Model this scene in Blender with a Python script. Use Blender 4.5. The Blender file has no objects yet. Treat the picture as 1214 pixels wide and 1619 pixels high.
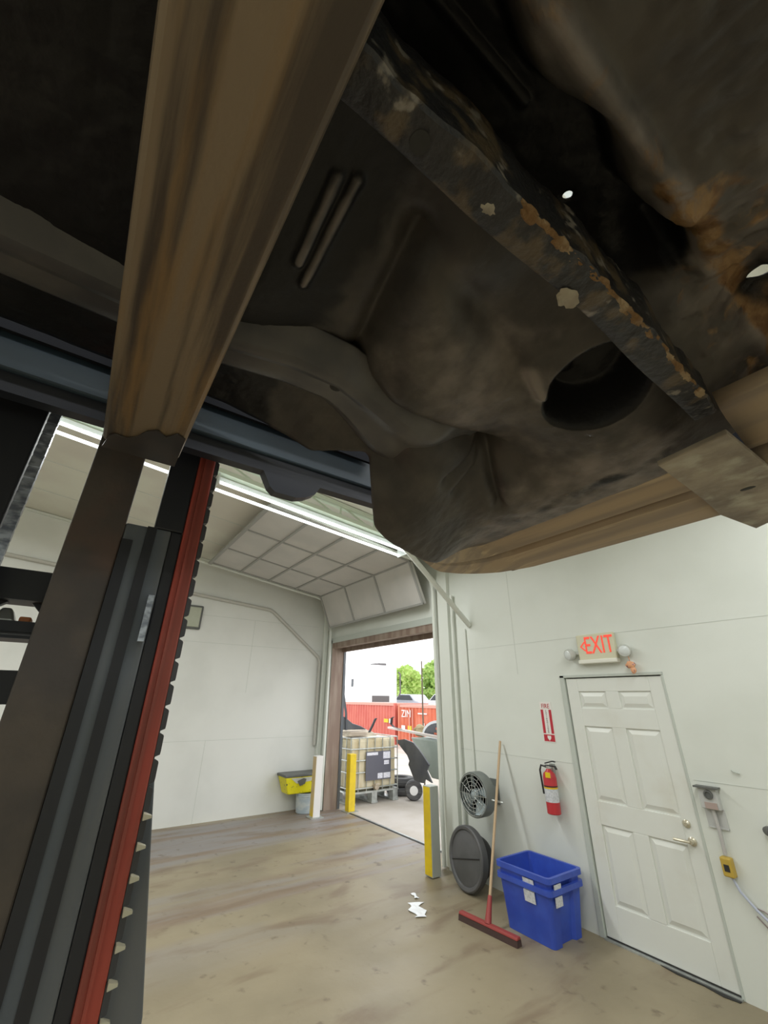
import bpy, bmesh, math, random
import numpy as np
from mathutils import Vector, Matrix, noise as mnoise
random.seed(7)
C = bpy.context.scene.collection
PI = math.pi

# ------------------------------------------------------------------ materials
def srgb(r, g, b):
    f = lambda c: (c/255/12.92) if c/255 <= .04045 else ((c/255+.055)/1.055)**2.4
    return (f(r), f(g), f(b), 1)

def mat(name, base, rough=.6, metal=0.0, col2=None, nscale=6, stretch=(1, 1, 1), amount=1.0, lo=.35, hi=.65,
        col3=None, nscale3=2, lo3=.5, hi3=.7, stretch3=(1, 1, 1), bump=0.0, bscale=60, emit=None, estr=0, spec=.5, detail=6, dist=0.0):
    m = bpy.data.materials.new(name); m.use_nodes = True
    nt = m.node_tree; N = nt.nodes; L = nt.links
    b = N['Principled BSDF']
    b.inputs['Base Color'].default_value = base if len(base) == 4 else (*base, 1)
    b.inputs['Roughness'].default_value = rough
    b.inputs['Metallic'].default_value = metal
    b.inputs['Specular IOR Level'].default_value = spec
    tc = N.new('ShaderNodeTexCoord')
    def noise(scale, st):
        mp = N.new('ShaderNodeMapping'); mp.inputs['Scale'].default_value = st
        L.new(tc.outputs['Object'], mp.inputs['Vector'])
        n = N.new('ShaderNodeTexNoise'); n.inputs['Scale'].default_value = scale
        n.inputs['Detail'].default_value = detail; n.inputs['Distortion'].default_value = dist
        L.new(mp.outputs[0], n.inputs['Vector'])
        return n
    cur = None
    for (c2, sc, st, l, h) in ((col2, nscale, stretch, lo, hi), (col3, nscale3, stretch3, lo3, hi3)):
        if c2 is None: continue
        n = noise(sc, st)
        mr = N.new('ShaderNodeMapRange'); mr.interpolation_type = 'SMOOTHSTEP'
        mr.inputs['From Min'].default_value = l; mr.inputs['From Max'].default_value = h
        mr.inputs['To Max'].default_value = amount
        L.new(n.outputs['Fac'], mr.inputs['Value'])
        mx = N.new('ShaderNodeMix'); mx.data_type = 'RGBA'
        L.new(mr.outputs[0], mx.inputs['Factor'])
        if cur is None: mx.inputs[6].default_value = base if len(base) == 4 else (*base, 1)
        else: L.new(cur, mx.inputs[6])
        mx.inputs[7].default_value = c2 if len(c2) == 4 else (*c2, 1)
        cur = mx.outputs[2]
    if cur is not None: L.new(cur, b.inputs['Base Color'])
    if bump:
        n = noise(bscale, (1, 1, 1))
        bp = N.new('ShaderNodeBump'); bp.inputs['Strength'].default_value = bump; bp.inputs['Distance'].default_value = .01
        L.new(n.outputs['Fac'], bp.inputs['Height']); L.new(bp.outputs[0], b.inputs['Normal'])
    if emit:
        b.inputs['Emission Color'].default_value = emit if len(emit) == 4 else (*emit, 1)
        b.inputs['Emission Strength'].default_value = estr
    return m

M = {}
M['wall'] = mat('white_wall_panel', (.735, .765, .72), .45, col2=(.68, .71, .66), nscale=1.3, lo=.4, hi=.75, bump=.05, bscale=9)
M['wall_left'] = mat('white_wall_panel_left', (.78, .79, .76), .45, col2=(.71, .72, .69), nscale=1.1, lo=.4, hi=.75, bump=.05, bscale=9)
M['seam'] = mat('panel_seam', (.60, .63, .59), .6)
M['roof'] = mat('roof_insulation', (.76, .76, .67), .6, col2=(.68, .65, .58), nscale=1.0, bump=.15, bscale=4)
M['joist'] = mat('painted_joist', (.70, .78, .66), .5)
M['doorwhite'] = mat('white_door_paint', (.74, .76, .72), .35, col2=(.66, .65, .58), nscale=2.2, lo=.5, hi=.8)
M['framegrey'] = mat('door_frame_paint', (.52, .56, .52), .4)
M['dark'] = mat('dark_gap', (.03, .03, .028), .8)
M['brownwood'] = mat('stained_wood', (.24, .17, .135), .7, col2=(.34, .27, .22), nscale=8, stretch=(1, 1, .15))
M['tan'] = mat('tan_wood', (.50, .36, .22), .6)
M['ohdoor'] = mat('overhead_panel', (.62, .60, .575), .5, col2=(.56, .55, .53), nscale=2)
M['ohstrip'] = mat('overhead_panel_strut', (.36, .36, .345), .5)
M['galv'] = mat('galvanized_steel', (.55, .58, .56), .35, .6, col2=(.42, .44, .43), nscale=14)
M['whitepipe'] = mat('white_pipe', (.72, .75, .70), .4)
M['pipegrey'] = mat('grey_pipe', (.56, .55, .51), .4)
M['tube'] = mat('fluorescent_tube', (.9, .95, 1), .4, emit=(.93, 1.0, .97), estr=4.0)
M['fixture'] = mat('fixture_enamel', (.80, .84, .84), .4)
M['yellow'] = mat('yellow_paint', (.80, .58, .01), .45, col2=(.70, .50, .02), nscale=9)
M['postwhite'] = mat('worn_white_paint', (.80, .78, .76), .5)
M['postshade'] = mat('shaded_tan_flaking', (.60, .46, .27), .6, col2=(.75, .55, .05), nscale=3, stretch=(1, 1, .6))  # tan base paints the face's shade; the yellow mix is flaking paint
M['greypaint'] = mat('grey_paint', (.42, .45, .42), .5)
M['blue'] = mat('blue_plastic', (.045, .10, .52), .35, col2=(.038, .08, .45), nscale=7)
M['sticker'] = mat('pale_sticker', (.66, .68, .72), .5, col2=(.54, .56, .60), nscale=60, lo=.5, hi=.56)
M['red'] = mat('red_paint', (.52, .035, .045), .35)
M['signred'] = mat('sign_red', (.50, .03, .05), .4)
M['signwhite'] = mat('sign_white', (.80, .78, .75), .4)
M['black'] = mat('black_plastic', (.018, .018, .02), .45)
M['rubber'] = mat('black_rubber', (.022, .022, .024), .75)
M['chrome'] = mat('bright_metal', (.75, .75, .74), .25, .9)
M['exitcase'] = mat('exit_sign_case', (.66, .64, .48), .45)
M['exitlip'] = mat('exit_sign_lip', (.80, .80, .72), .45)
M['exitred'] = mat('lit_exit_letters', (.8, .08, .05), .4, emit=(1, .07, .04), estr=.5)
M['lamphead'] = mat('lamp_head', (.55, .57, .54), .4)
M['lens'] = mat('clear_lens', (.70, .74, .74), .15)
M['orange'] = mat('orange_plastic', (.75, .25, .08), .5)
M['peach'] = mat('peach_plastic', (.78, .40, .22), .5, col2=(.25, .12, .16), nscale=30, lo=.55, hi=.62)
M['fanblue'] = mat('fan_blade', (.40, .47, .50), .35, .3)
M['fandark'] = mat('fan_housing', (.20, .22, .21), .5, .3)
M['lidgrey'] = mat('dark_grey_plastic', (.085, .088, .09), .55, col2=(.11, .11, .115), nscale=5)
M['outlet'] = mat('outlet_grey', (.52, .53, .52), .4)
M['conduit'] = mat('conduit_grey', (.50, .49, .48), .4)
M['ybox'] = mat('yellow_outlet_box', (.52, .36, .06), .5)
M['cordblue'] = mat('pale_blue_cord', (.48, .52, .64), .5)
M['cordbrown'] = mat('brown_cord', (.33, .27, .26), .5)
M['brass'] = mat('brushed_handle', (.62, .58, .46), .3, .6)
M['greenpane'] = mat('greenish_pane', (.36, .38, .27), .3, col2=(.42, .43, .33), nscale=3)
M['panerim'] = mat('dark_rim', (.12, .125, .12), .5)
M['binyellow'] = mat('yellow_print', (.78, .70, .01), .4, col2=(.10, .10, .08), nscale=22, lo=.62, hi=.66)
M['bingrey'] = mat('silver_print', (.55, .56, .52), .4)
M['bucket'] = mat('milky_plastic', (.58, .62, .62), .4, col2=(.42, .50, .56), nscale=6, stretch=(1, 1, 2))
M['patchwhite'] = mat('bluish_white', (.92, .95, 1.0), .35)
M['redhead'] = mat('red_broom_head', (.32, .05, .045), .55)
M['bristle'] = mat('dark_bristles', (.07, .04, .035), .9, bump=.6, bscale=200)
# outside
M['concrete'] = mat('pale_concrete', (.55, .51, .47), .8, col2=(.46, .41, .35), nscale=1.2)
M['contred'] = mat('container_red', (.54, .12, .09), .55, col2=(.58, .15, .11), nscale=1.5)
M['contorange'] = mat('container_orange', (.58, .13, .06), .55, col2=(.62, .19, .11), nscale=1.5)
M['contrim'] = mat('container_trim', (.62, .30, .24), .55)
M['truckwhite'] = mat('truck_white', (.86, .86, .86), .4)
M['truckdark'] = mat('truck_dark', (.12, .11, .11), .5)
M['glass'] = mat('dark_glass', (.05, .06, .07), .1)
M['leaf'] = mat('leaf_green', (.26, .42, .07), .7, col2=(.38, .50, .14), nscale=3)
M['leafdark'] = mat('leaf_mid_green', (.19, .34, .07), .7, col2=(.34, .46, .12), nscale=3)
M['bark'] = mat('bark', (.14, .11, .08), .9)
M['ibc'] = mat('ibc_plastic', (.60, .50, .31), .5, col2=(.72, .65, .48), nscale=3, stretch=(1, 3, .4))
M['ibcplate'] = mat('ibc_plate', (.12, .12, .15), .5)
M['label'] = mat('blank_white_label', (.80, .80, .86), .5, col2=(.60, .60, .72), nscale=40, lo=.52, hi=.58)
M['hopper'] = mat('pale_green_steel', (.40, .46, .42), .5, col2=(.33, .39, .35), nscale=3)
M['hopperrim'] = mat('pale_rim', (.62, .56, .52), .5)
M['sheetblack'] = mat('black_sheet', (.045, .05, .062), .35, col2=(.09, .095, .10), nscale=2)
M['cardboard'] = mat('cream_scrap', (.62, .54, .42), .7, col2=(.40, .33, .26), nscale=6)
M['mossy'] = mat('olive_scrap', (.30, .23, .12), .8, col2=(.4, .34, .2), nscale=8)
M['tire'] = mat('tire_rubber', (.06, .06, .065), .7, col2=(.12, .12, .12), nscale=20, stretch=(.2, .2, 3))
M['carwhite'] = mat('car_white', (.70, .72, .75), .35)
M['carblue'] = mat('car_blue_grey', (.46, .49, .56), .35)
M['carbrown'] = mat('car_tan', (.42, .33, .30), .4)
# machine
M['tine'] = mat('rusty_fork_steel', (.265, .205, .14), .5, .2, col2=(.075, .06, .048), nscale=3.2, stretch=(.45, 9, 1), lo=.42, hi=.62,
                col3=(.29, .185, .085), nscale3=5, stretch3=(.5, 6, 1), lo3=.5, hi3=.75, bump=.10, bscale=120)
M['heelstain'] = mat('oily_heel_stain', (.040, .036, .036), .5, col2=(.06, .05, .045), nscale=14)
M['mastbrown'] = mat('dark_brown_steel', (.055, .046, .042), .55, col2=(.085, .068, .055), nscale=7, col3=(.10, .06, .045), nscale3=4, bump=.08)
M['mastblue'] = mat('blue_black_steel', (.09, .105, .125), .5, col2=(.13, .135, .14), nscale=5, stretch=(1, 3, .25), bump=.05)
M['mastblack'] = mat('black_steel', (.014, .015, .02), .5)
M['mastred'] = mat('faded_red_paint', (.38, .06, .04), .45, col2=(.22, .05, .035), nscale=7, stretch=(1, 6, .2))
M['chain'] = mat('oily_chain', (.50, .54, .62), .3, .6, col2=(.20, .22, .27), nscale=40, stretch=(1, 1, 2))
M['clip'] = mat('yellowed_clip', (.55, .52, .40), .5)
M['bumper'] = mat('grimy_black_rack', (.05, .05, .055), .6)
M['bar'] = mat('carriage_black', (.016, .019, .03), .5)
M['barflare'] = mat('carriage_flare_blue', (.030, .052, .078), .5, col2=(.02, .036, .055), nscale=4)  # blue cast of lens flare put into the black bar's colour
# cab underside
M['panp'] = None
def pan_material():
    m = bpy.data.materials.new('grimy_shaded_underbody'); m.use_nodes = True
    nt = m.node_tree; N = nt.nodes; L = nt.links; b = N['Principled BSDF']
    tc = N.new('ShaderNodeTexCoord')
    at = N.new('ShaderNodeAttribute'); at.attribute_name = 'dirt_shade'; at.attribute_type = 'GEOMETRY'
    sep = N.new('ShaderNodeSeparateColor'); L.new(at.outputs['Color'], sep.inputs[0])
    def nz(s, d=8, dist=0):
        n = N.new('ShaderNodeTexNoise'); n.inputs['Scale'].default_value = s; n.inputs['Detail'].default_value = d
        n.inputs['Distortion'].default_value = dist
        L.new(tc.outputs['Object'], n.inputs['Vector']); return n.outputs['Fac']
    def mr(v, a, c, t0=0., t1=1.):
        x = N.new('ShaderNodeMapRange'); x.interpolation_type = 'SMOOTHSTEP'
        x.inputs['From Min'].default_value = a; x.inputs['From Max'].default_value = c
        x.inputs['To Min'].default_value = t0; x.inputs['To Max'].default_value = t1
        L.new(v, x.inputs['Value']); return x.outputs[0]
    def math_(op, a, c):
        x = N.new('ShaderNodeMath'); x.operation = op
        for i, v in enumerate((a, c)):
            if isinstance(v, (int, float)): x.inputs[i].default_value = v
            else: L.new(v, x.inputs[i])
        return x.outputs[0]
    def mix(f, a, c):
        x = N.new('ShaderNodeMix'); x.data_type = 'RGBA'
        L.new(f, x.inputs['Factor'])
        for i, v in ((6, a), (7, c)):
            if isinstance(v, tuple): x.inputs[i].default_value = (*v, 1)
            else: L.new(v, x.inputs[i])
        return x.outputs[2]
    base = mix(mr(nz(9), .35, .7), PAINT[0], PAINT[1])
    # dusty film with painted lit patches (red channel), rust (green channel), black underseal with painted-in recess shade (blue channel)
    dust_lit = mr(math_('ADD', sep.outputs[0], math_('MULTIPLY', math_('SUBTRACT', nz(14), .5), .9)), .25, .85)
    c = mix(dust_lit, base, DUST_LIT)
    rust = mr(math_('ADD', sep.outputs[1], math_('MULTIPLY', math_('SUBTRACT', nz(22, 10, .6), .5), 1.6)), .45, .8)
    c = mix(rust, c, mix(mr(nz(40), .35, .65), RUST[0], RUST[1]))
    seal_shade = mr(math_('ADD', sep.outputs[2], math_('MULTIPLY', math_('SUBTRACT', nz(12, 6, .4), .5), .9)), .4, .7)
    c = mix(seal_shade, c, (.012, .012, .013))
    L.new(c, b.inputs['Base Color'])
    b.inputs['Roughness'].default_value = .42; b.inputs['Specular IOR Level'].default_value = .3
    bp = N.new('ShaderNodeBump'); bp.inputs['Strength'].default_value = .35; bp.inputs['Distance'].default_value = .006
    L.new(math_('ADD', nz(35), math_('MULTIPLY', nz(120), math_('MULTIPLY', rust, 1.2))), bp.inputs['Height']); L.new(bp.outputs[0], b.inputs['Normal'])
    return m
PAINT = ((.058, .053, .050), (.095, .086, .076)); DUST_LIT = (.245, .215, .195); RUST = ((.16, .085, .035), (.30, .19, .09))
M['pan'] = pan_material()
M['channel'] = mat('channel_black_flaking', (.022, .022, .024), .45, col2=(.10, .075, .045), nscale=17, lo=.5, hi=.62, col3=(.24, .22, .19), nscale3=26, lo3=.6, hi3=.68, bump=.7, bscale=40)
M['rustfringe'] = mat('flaking_rust', (.20, .11, .04), .8, col2=(.36, .27, .16), nscale=24, lo=.42, hi=.62, bump=.9, bscale=70)
M['sill'] = mat('dusty_rust_sill', (.46, .36, .25), .6, col2=(.33, .27, .21), nscale=4, stretch=(.35, 6, 6), col3=(.58, .48, .33), nscale3=5, stretch3=(.4, 7, 7), lo3=.55, hi3=.7, bump=.08, bscale=50)
M['plate'] = mat('dusty_steel_plate', (.38, .33, .25), .65, col2=(.21, .175, .135), nscale=9, col3=(.46, .44, .35), nscale3=14, bump=.3, bscale=40)
M['member'] = mat('grimy_crossmember', (.066, .065, .070), .36, col2=(.11, .105, .102), nscale=8, bump=.1, bscale=30)
M['cabpaint'] = mat('cab_dark_paint', (.012, .013, .017), .85, spec=.1)

# ------------------------------------------------------------------ mesh helpers
class MB:
    def __init__(s): s.bm = bmesh.new()
    def box(s, x0, x1, y0, y1, z0, z1, bev=0):
        return s.hexa([(x0, y0, z0), (x1, y0, z0), (x1, y1, z0), (x0, y1, z0), (x0, y0, z1), (x1, y0, z1), (x1, y1, z1), (x0, y1, z1)])
    def hexa(s, P):
        v = [s.bm.verts.new(p) for p in P]
        for f in ((3, 2, 1, 0), (4, 5, 6, 7), (0, 1, 5, 4), (1, 2, 6, 5), (2, 3, 7, 6), (3, 0, 4, 7)):
            s.bm.faces.new([v[i] for i in f])
        return s
    def prism(s, pts, off):                     # polygon (3D points) pushed along vector off
        off = Vector(off); a = [s.bm.verts.new(p) for p in pts]; b = [s.bm.verts.new(Vector(p)+off) for p in pts]
        n = len(pts); s.bm.faces.new(a); s.bm.faces.new(b[::-1])
        for i in range(n): s.bm.faces.new((a[i], b[i], b[(i+1) % n], a[(i+1) % n]))
        return s
    def lathe(s, prof, base, axis=(0, 0, 1), seg=24):   # prof: (r, h) list along axis
        ax = Vector(axis).normalized(); u = ax.orthogonal().normalized(); w = ax.cross(u); base = Vector(base)
        rings = []
        for r, h in prof:
            if r < 1e-5: rings.append([s.bm.verts.new(base+ax*h)])
            else: rings.append([s.bm.verts.new(base+ax*h+(u*math.cos(2*PI*k/seg)+w*math.sin(2*PI*k/seg))*r) for k in range(seg)])
        for a, b in zip(rings, rings[1:]):
            for k in range(seg):
                k2 = (k+1) % seg
                if len(a) == 1 and len(b) == 1: break
                if len(a) == 1: s.bm.faces.new((a[0], b[k], b[k2]))
                elif len(b) == 1: s.bm.faces.new((a[k], a[k2], b[0]))
                else: s.bm.faces.new((a[k], a[k2], b[k2], b[k]))
        for rg in (rings[0], rings[-1]):
            if len(rg) > 1:
                try: s.bm.faces.new(rg)
                except ValueError: pass
        return s
    def cyl(s, p0, p1, r, seg=16, r1=None):
        p0 = Vector(p0); p1 = Vector(p1)
        return s.lathe([(r, 0), (r if r1 is None else r1, (p1-p0).length)], p0, p1-p0, seg)
    def tube(s, pts, r, seg=10):
        pts = [Vector(p) for p in pts]; rings = []
        ref = None
        for i, p in enumerate(pts):
            t = (pts[min(i+1, len(pts)-1)]-pts[max(i-1, 0)]).normalized()
            if ref is None: ref = t.orthogonal().normalized()
            ref = (ref-t*ref.dot(t)).normalized(); w = t.cross(ref)
            rings.append([s.bm.verts.new(p+(ref*math.cos(2*PI*k/seg)+w*math.sin(2*PI*k/seg))*r) for k in range(seg)])
        for a, b in zip(rings, rings[1:]):
            for k in range(seg): s.bm.faces.new((a[k], a[(k+1) % seg], b[(k+1) % seg], b[k]))
        s.bm.faces.new(rings[0]); s.bm.faces.new(rings[-1]); return s
    def torus(s, c, axis, R_, r, seg=32, rs=8):
        ax = Vector(axis).normalized(); u = ax.orthogonal().normalized(); w = ax.cross(u); c = Vector(c); rings = []
        for k in range(seg):
            d = u*math.cos(2*PI*k/seg)+w*math.sin(2*PI*k/seg)
            rings.append([s.bm.verts.new(c+d*(R_+r*math.cos(2*PI*j/rs))+ax*r*math.sin(2*PI*j/rs)) for j in range(rs)])
        for k in range(seg):
            a, b = rings[k], rings[(k+1) % seg]
            for j in range(rs): s.bm.faces.new((a[j], b[j], b[(j+1) % rs], a[(j+1) % rs]))
        return s
    def blob(s, c, r, sub=2, amp=.2, freq=3, seed=0, sq=(1, 1, 1)):
        g = bmesh.ops.create_icosphere(s.bm, subdivisions=sub, radius=1)
        for v in g['verts']:
            d = v.co.normalized(); k = 1+amp*mnoise.noise(d*freq+Vector((seed*7.3, seed*3.1, seed)))
            v.co = Vector(c)+Vector((d.x*r*sq[0]*k, d.y*r*sq[1]*k, d.z*r*sq[2]*k))
        return s

def obj(name, mb, m, parent=None, bev=0, smooth=False, seg=2):
    bm = mb.bm
    bmesh.ops.recalc_face_normals(bm, faces=bm.faces)
    off = Vector((0, 0, 0)); p = parent
    while p is not None: off += p.location; p = p.parent
    if parent is None:      # put a top-level mesh's origin at its base
        vs = [v.co for v in bm.verts]
        org = Vector(((min(v.x for v in vs)+max(v.x for v in vs))/2, (min(v.y for v in vs)+max(v.y for v in vs))/2, min(v.z for v in vs)))
    else: org = Vector((0, 0, 0))
    for v in bm.verts: v.co -= off+org
    me = bpy.data.meshes.new(name); bm.to_mesh(me); bm.free()
    me.materials.append(M[m] if isinstance(m, str) else m)
    if smooth:
        for f in me.polygons: f.use_smooth = True
    o = bpy.data.objects.new(name, me); C.objects.link(o)
    if parent is not None: o.parent = parent
    o.location = org
    if bev:
        b = o.modifiers.new('bevel', 'BEVEL'); b.width = bev; b.segments = seg; b.limit_method = 'ANGLE'; b.angle_limit = .6
    if smooth:
        try:
            me.set_sharp_from_angle(angle=.7)
        except Exception: pass
    return o

def thing(name, label, cat, loc=(0, 0, 0), group=None):
    o = bpy.data.objects.new(name, None); C.objects.link(o); o.location = loc; o.empty_display_size = .1
    return tag(o, label, cat, group)
def tag(o, label, cat, group=None, kind=None):
    if label: o['label'] = label
    if cat: o['category'] = cat
    if group: o['group'] = group
    if kind: o['kind'] = kind
    return o
def struct(name, mb, m, parent=None, label=None, **k):
    o = obj(name, mb, m, parent, **k)
    if parent is None: o['kind'] = 'structure'
    if label: o['label'] = label; o['category'] = name.split('_')[0]
    return o
def dup(root, delta, label=None):
    r = root.copy(); C.objects.link(r); r.location = root.location+Vector(delta)
    if label: r['label'] = label
    for ch in list(root.children):
        c = ch.copy(); C.objects.link(c); c.parent = r
        for g in list(ch.children):
            d = g.copy(); C.objects.link(d); d.parent = c
    return r
def text_obj(name, body, size, mtx, m, parent=None, ext=.002, sx=1.0, align='CENTER'):
    cu = bpy.data.curves.new(name, 'FONT'); cu.body = body; cu.size = size; cu.extrude = ext
    cu.align_x = align; cu.align_y = 'CENTER'; cu.resolution_u = 3
    t = bpy.data.objects.new(name+'_tmp', cu); C.objects.link(t)
    me = bpy.data.meshes.new_from_object(t.evaluated_get(bpy.context.evaluated_depsgraph_get()))
    bpy.data.objects.remove(t); bpy.data.curves.remove(cu)
    me.transform(mtx @ Matrix.Diagonal((sx, 1, 1, 1)))
    off = Vector((0, 0, 0)); p = parent
    while p is not None: off += p.location; p = p.parent
    me.transform(Matrix.Translation(-off))
    me.name = name; me.materials.clear(); me.materials.append(M[m])
    o = bpy.data.objects.new(name, me); C.objects.link(o)
    if parent is not None: o.parent = parent
    return o
def facing_front(x, y, z, rot=0):      # text plane facing -Y
    return Matrix.Translation((x, y, z)) @ Matrix.Rotation(PI/2, 4, 'X') @ Matrix.Rotation(rot, 4, 'Z')

D = 4.208          # room face of the front wall
LX = -8.19         # room face of the left wall
def roof_z(y): return 3.95+.113*(D-y)

# ------------------------------------------------------------------ setting
def floor_material():
    m = bpy.data.materials.new('stained_concrete_floor'); m.use_nodes = True
    nt = m.node_tree; N = nt.nodes; L = nt.links; b = N['Principled BSDF']
    tc = N.new('ShaderNodeTexCoord')
    def nz(s, st, d=6, dist=0., rot=0.):
        mp = N.new('ShaderNodeMapping'); mp.inputs['Scale'].default_value = st; mp.inputs['Rotation'].default_value = (0, 0, rot)
        L.new(tc.outputs['Object'], mp.inputs['Vector'])
        n = N.new('ShaderNodeTexNoise'); n.inputs['Scale'].default_value = s; n.inputs['Detail'].default_value = d; n.inputs['Distortion'].default_value = dist
        L.new(mp.outputs[0], n.inputs['Vector']); return n.outputs['Fac']
    def mr(v, a, c):
        x = N.new('ShaderNodeMapRange'); x.interpolation_type = 'SMOOTHSTEP'
        x.inputs['From Min'].default_value = a; x.inputs['From Max'].default_value = c
        L.new(v, x.inputs['Value']); return x.outputs[0]
    def mix(f, a, c):
        x = N.new('ShaderNodeMix'); x.data_type = 'RGBA'; L.new(f, x.inputs['Factor'])
        for i, v in ((6, a), (7, c)):
            if isinstance(v, tuple): x.inputs[i].default_value = (*v, 1)
            else: L.new(v, x.inputs[i])
        return x.outputs[2]
    sp = N.new('ShaderNodeSeparateXYZ'); L.new(tc.outputs['Object'], sp.inputs[0])
    c = mix(mr(nz(1.2, (1, 1, 1)), .35, .65), FLOOR[0], FLOOR[1])
    # worn traffic area in front of the overhead door: grey wheel tracks running in from the yard
    area = mr(sp.outputs[0], -2.6, -4.2)
    trk = mr(nz(1.0, (1.5, .16, 1), 4, .3, .25), .46, .58)
    g = N.new('ShaderNodeMath'); g.operation = 'MULTIPLY'; L.new(area, g.inputs[0]); L.new(trk, g.inputs[1])
    c = mix(g.outputs[0], c, mix(mr(nz(2.0, (2.4, .22, 1), 5, 0, .25), .42, .62), FLOOR[2], FLOOR[3]))
    st = mr(nz(2.2, (1.6, .5, 1), 8, .5, .25), .52, .7)
    g2 = N.new('ShaderNodeMath'); g2.operation = 'MULTIPLY'; L.new(st, g2.inputs[0]); g2.inputs[1].default_value = .75
    c = mix(g2.outputs[0], c, FLOOR[4])
    c = mix(mr(nz(9, (1, 1, 1), 8), .60, .78), c, FLOOR[5])
    L.new(c, b.inputs['Base Color'])
    rr = N.new('ShaderNodeMapRange'); rr.inputs['To Min'].default_value = .34; rr.inputs['To Max'].default_value = .62
    L.new(nz(3, (1, .4, 1)), rr.inputs['Value']); L.new(rr.outputs[0], b.inputs['Roughness'])
    bp = N.new('ShaderNodeBump'); bp.inputs['Strength'].default_value = .15; bp.inputs['Distance'].default_value = .01
    L.new(nz(18, (1, 1, 1), 8), bp.inputs['Height']); L.new(bp.outputs[0], b.inputs['Normal'])
    return m
FLOOR = ((.255, .215, .14), (.315, .265, .175), (.27, .25, .24), (.235, .175, .125), (.19, .135, .085), (.15, .115, .075))
M['floor'] = floor_material()
XR, YB = 6.0, -9.0
struct('floor', MB().box(LX-.25, XR+.25, YB-.25, 4.47, -.2, 0), 'floor')
OL, OR_, OH = -7.85, -4.69, 2.86           # vehicle opening
DL, DR, DH = -2.70, -1.776, 2.036          # person door slab
YT = 4.47
w = MB()
w.box(LX-.25, OL, D, YT, 0, 3.98); w.box(OL, OR_, D, YT, OH, 3.98); w.box(OR_, DL-.06, D, YT, 0, 3.98)
w.box(DL-.06, DR+.02, D, YT, DH+.03, 3.98); w.box(DR+.02, XR+.25, D, YT, 0, 3.98)
struct('wall_front', w, 'wall')
def end_wall(x0, x1):
    return MB().prism([(x0, D, 0), (x0, YB, 0), (x0, YB, roof_z(YB)+.02), (x0, D, roof_z(D)+.02)], (x1-x0, 0, 0))
struct('wall_left', end_wall(LX-.25, LX), 'wall_left')
struct('wall_right', end_wall(XR, XR+.25), 'wall')
struct('wall_back', MB().box(LX-.25, XR+.25, YB-.25, YB, 0, roof_z(YB)+.1), 'wall')
struct('ceiling', MB().prism([(LX-.25, YT, roof_z(YT)), (XR+.25, YT, roof_z(YT)), (XR+.25, YB-.25, roof_z(YB-.25)), (LX-.25, YB-.25, roof_z(YB-.25))], (0, 0, .15)), 'roof')
# panel seams on the walls, slightly proud battens
s = MB()
for z in (1.262, 2.43): s.box(OR_+.25, DL-.07, D-.002, D, z, z+.005) if z < 2 else s.box(OR_+.6, XR, D-.002, D, z, z+.005)
s.box(DR+.05, XR, D-.002, D, 1.262, 1.267)
for x in (-3.30, -.4, 2.0): s.box(x, x+.004, D-.002, D, (2.1 if x > -3.4 and x < -3 else 0), 3.9)
struct('trim_1', s, 'seam')
s = MB()
for z, a, b_ in ((1.15, -6, 4.2), (2.72, -6, 4.2), (3.2, 1.6, 4.0)): s.box(LX, LX+.002, a, b_, z, z+.006)
for y, a, b_ in ((2.05, 0, 1.15), (2.62, 1.9, 3.2), (.4, 0, 1.15), (-1.6, 0, 3.9)): s.box(LX, LX+.002, y, y+.006, a, b_)
struct('trim_2', s, 'seam')
s = MB()      # eave flashing along the left wall and corner post
s.prism([(LX+.03, 4.2, roof_z(4.2)-.05), (LX+.03, YB, roof_z(YB)-.05), (LX+.03, YB, roof_z(YB)-.01), (LX+.03, 4.2, roof_z(4.2)-.01)], (-.03, 0, 0))
struct('trim_3', s, 'whitepipe')
s = MB().box(LX+.005, LX+.10, D-.10, D-.005, 0, 3.9)
struct('trim_4', s, 'whitepipe', bev=.02)
# ceiling seams
s = MB()
for x in (-7.2, -6.1, -5.0, -2.8, -.6, 1.6, 3.8):
    s.prism([(x, D, roof_z(D)-.004), (x, YB, roof_z(YB)-.004), (x, YB, roof_z(YB)+.01), (x, D, roof_z(D)+.01)], (.012, 0, 0))
struct('trim_5', s, 'seam')
# reveal liner of the vehicle opening
s = MB()
s.box(OL, OL+.012, D-.03, YT, 0, OH); struct('trim_6', s, 'brownwood')
s = MB(); s.box(OL, OR_, D-.025, YT, OH-.012, OH); s.box(OL, OR_, D-.02, D+.10, OH-.10, OH-.012); s.box(OL, OR_, YT-.05, YT, OH-.16, OH-.012)
struct('trim_7', s, 'brownwood')
s = MB(); s.box(OL-.10, OL, D-.03, D, 0, OH+.05); s.box(OL-.10, OR_, D-.03, D, OH, OH+.10)
struct('trim_8', s, 'framegrey')
s = MB(); s.box(OL, OL+.03, YT-.02, YT+.03, 0, OH); struct('trim_9', s, 'mastblue')

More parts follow.
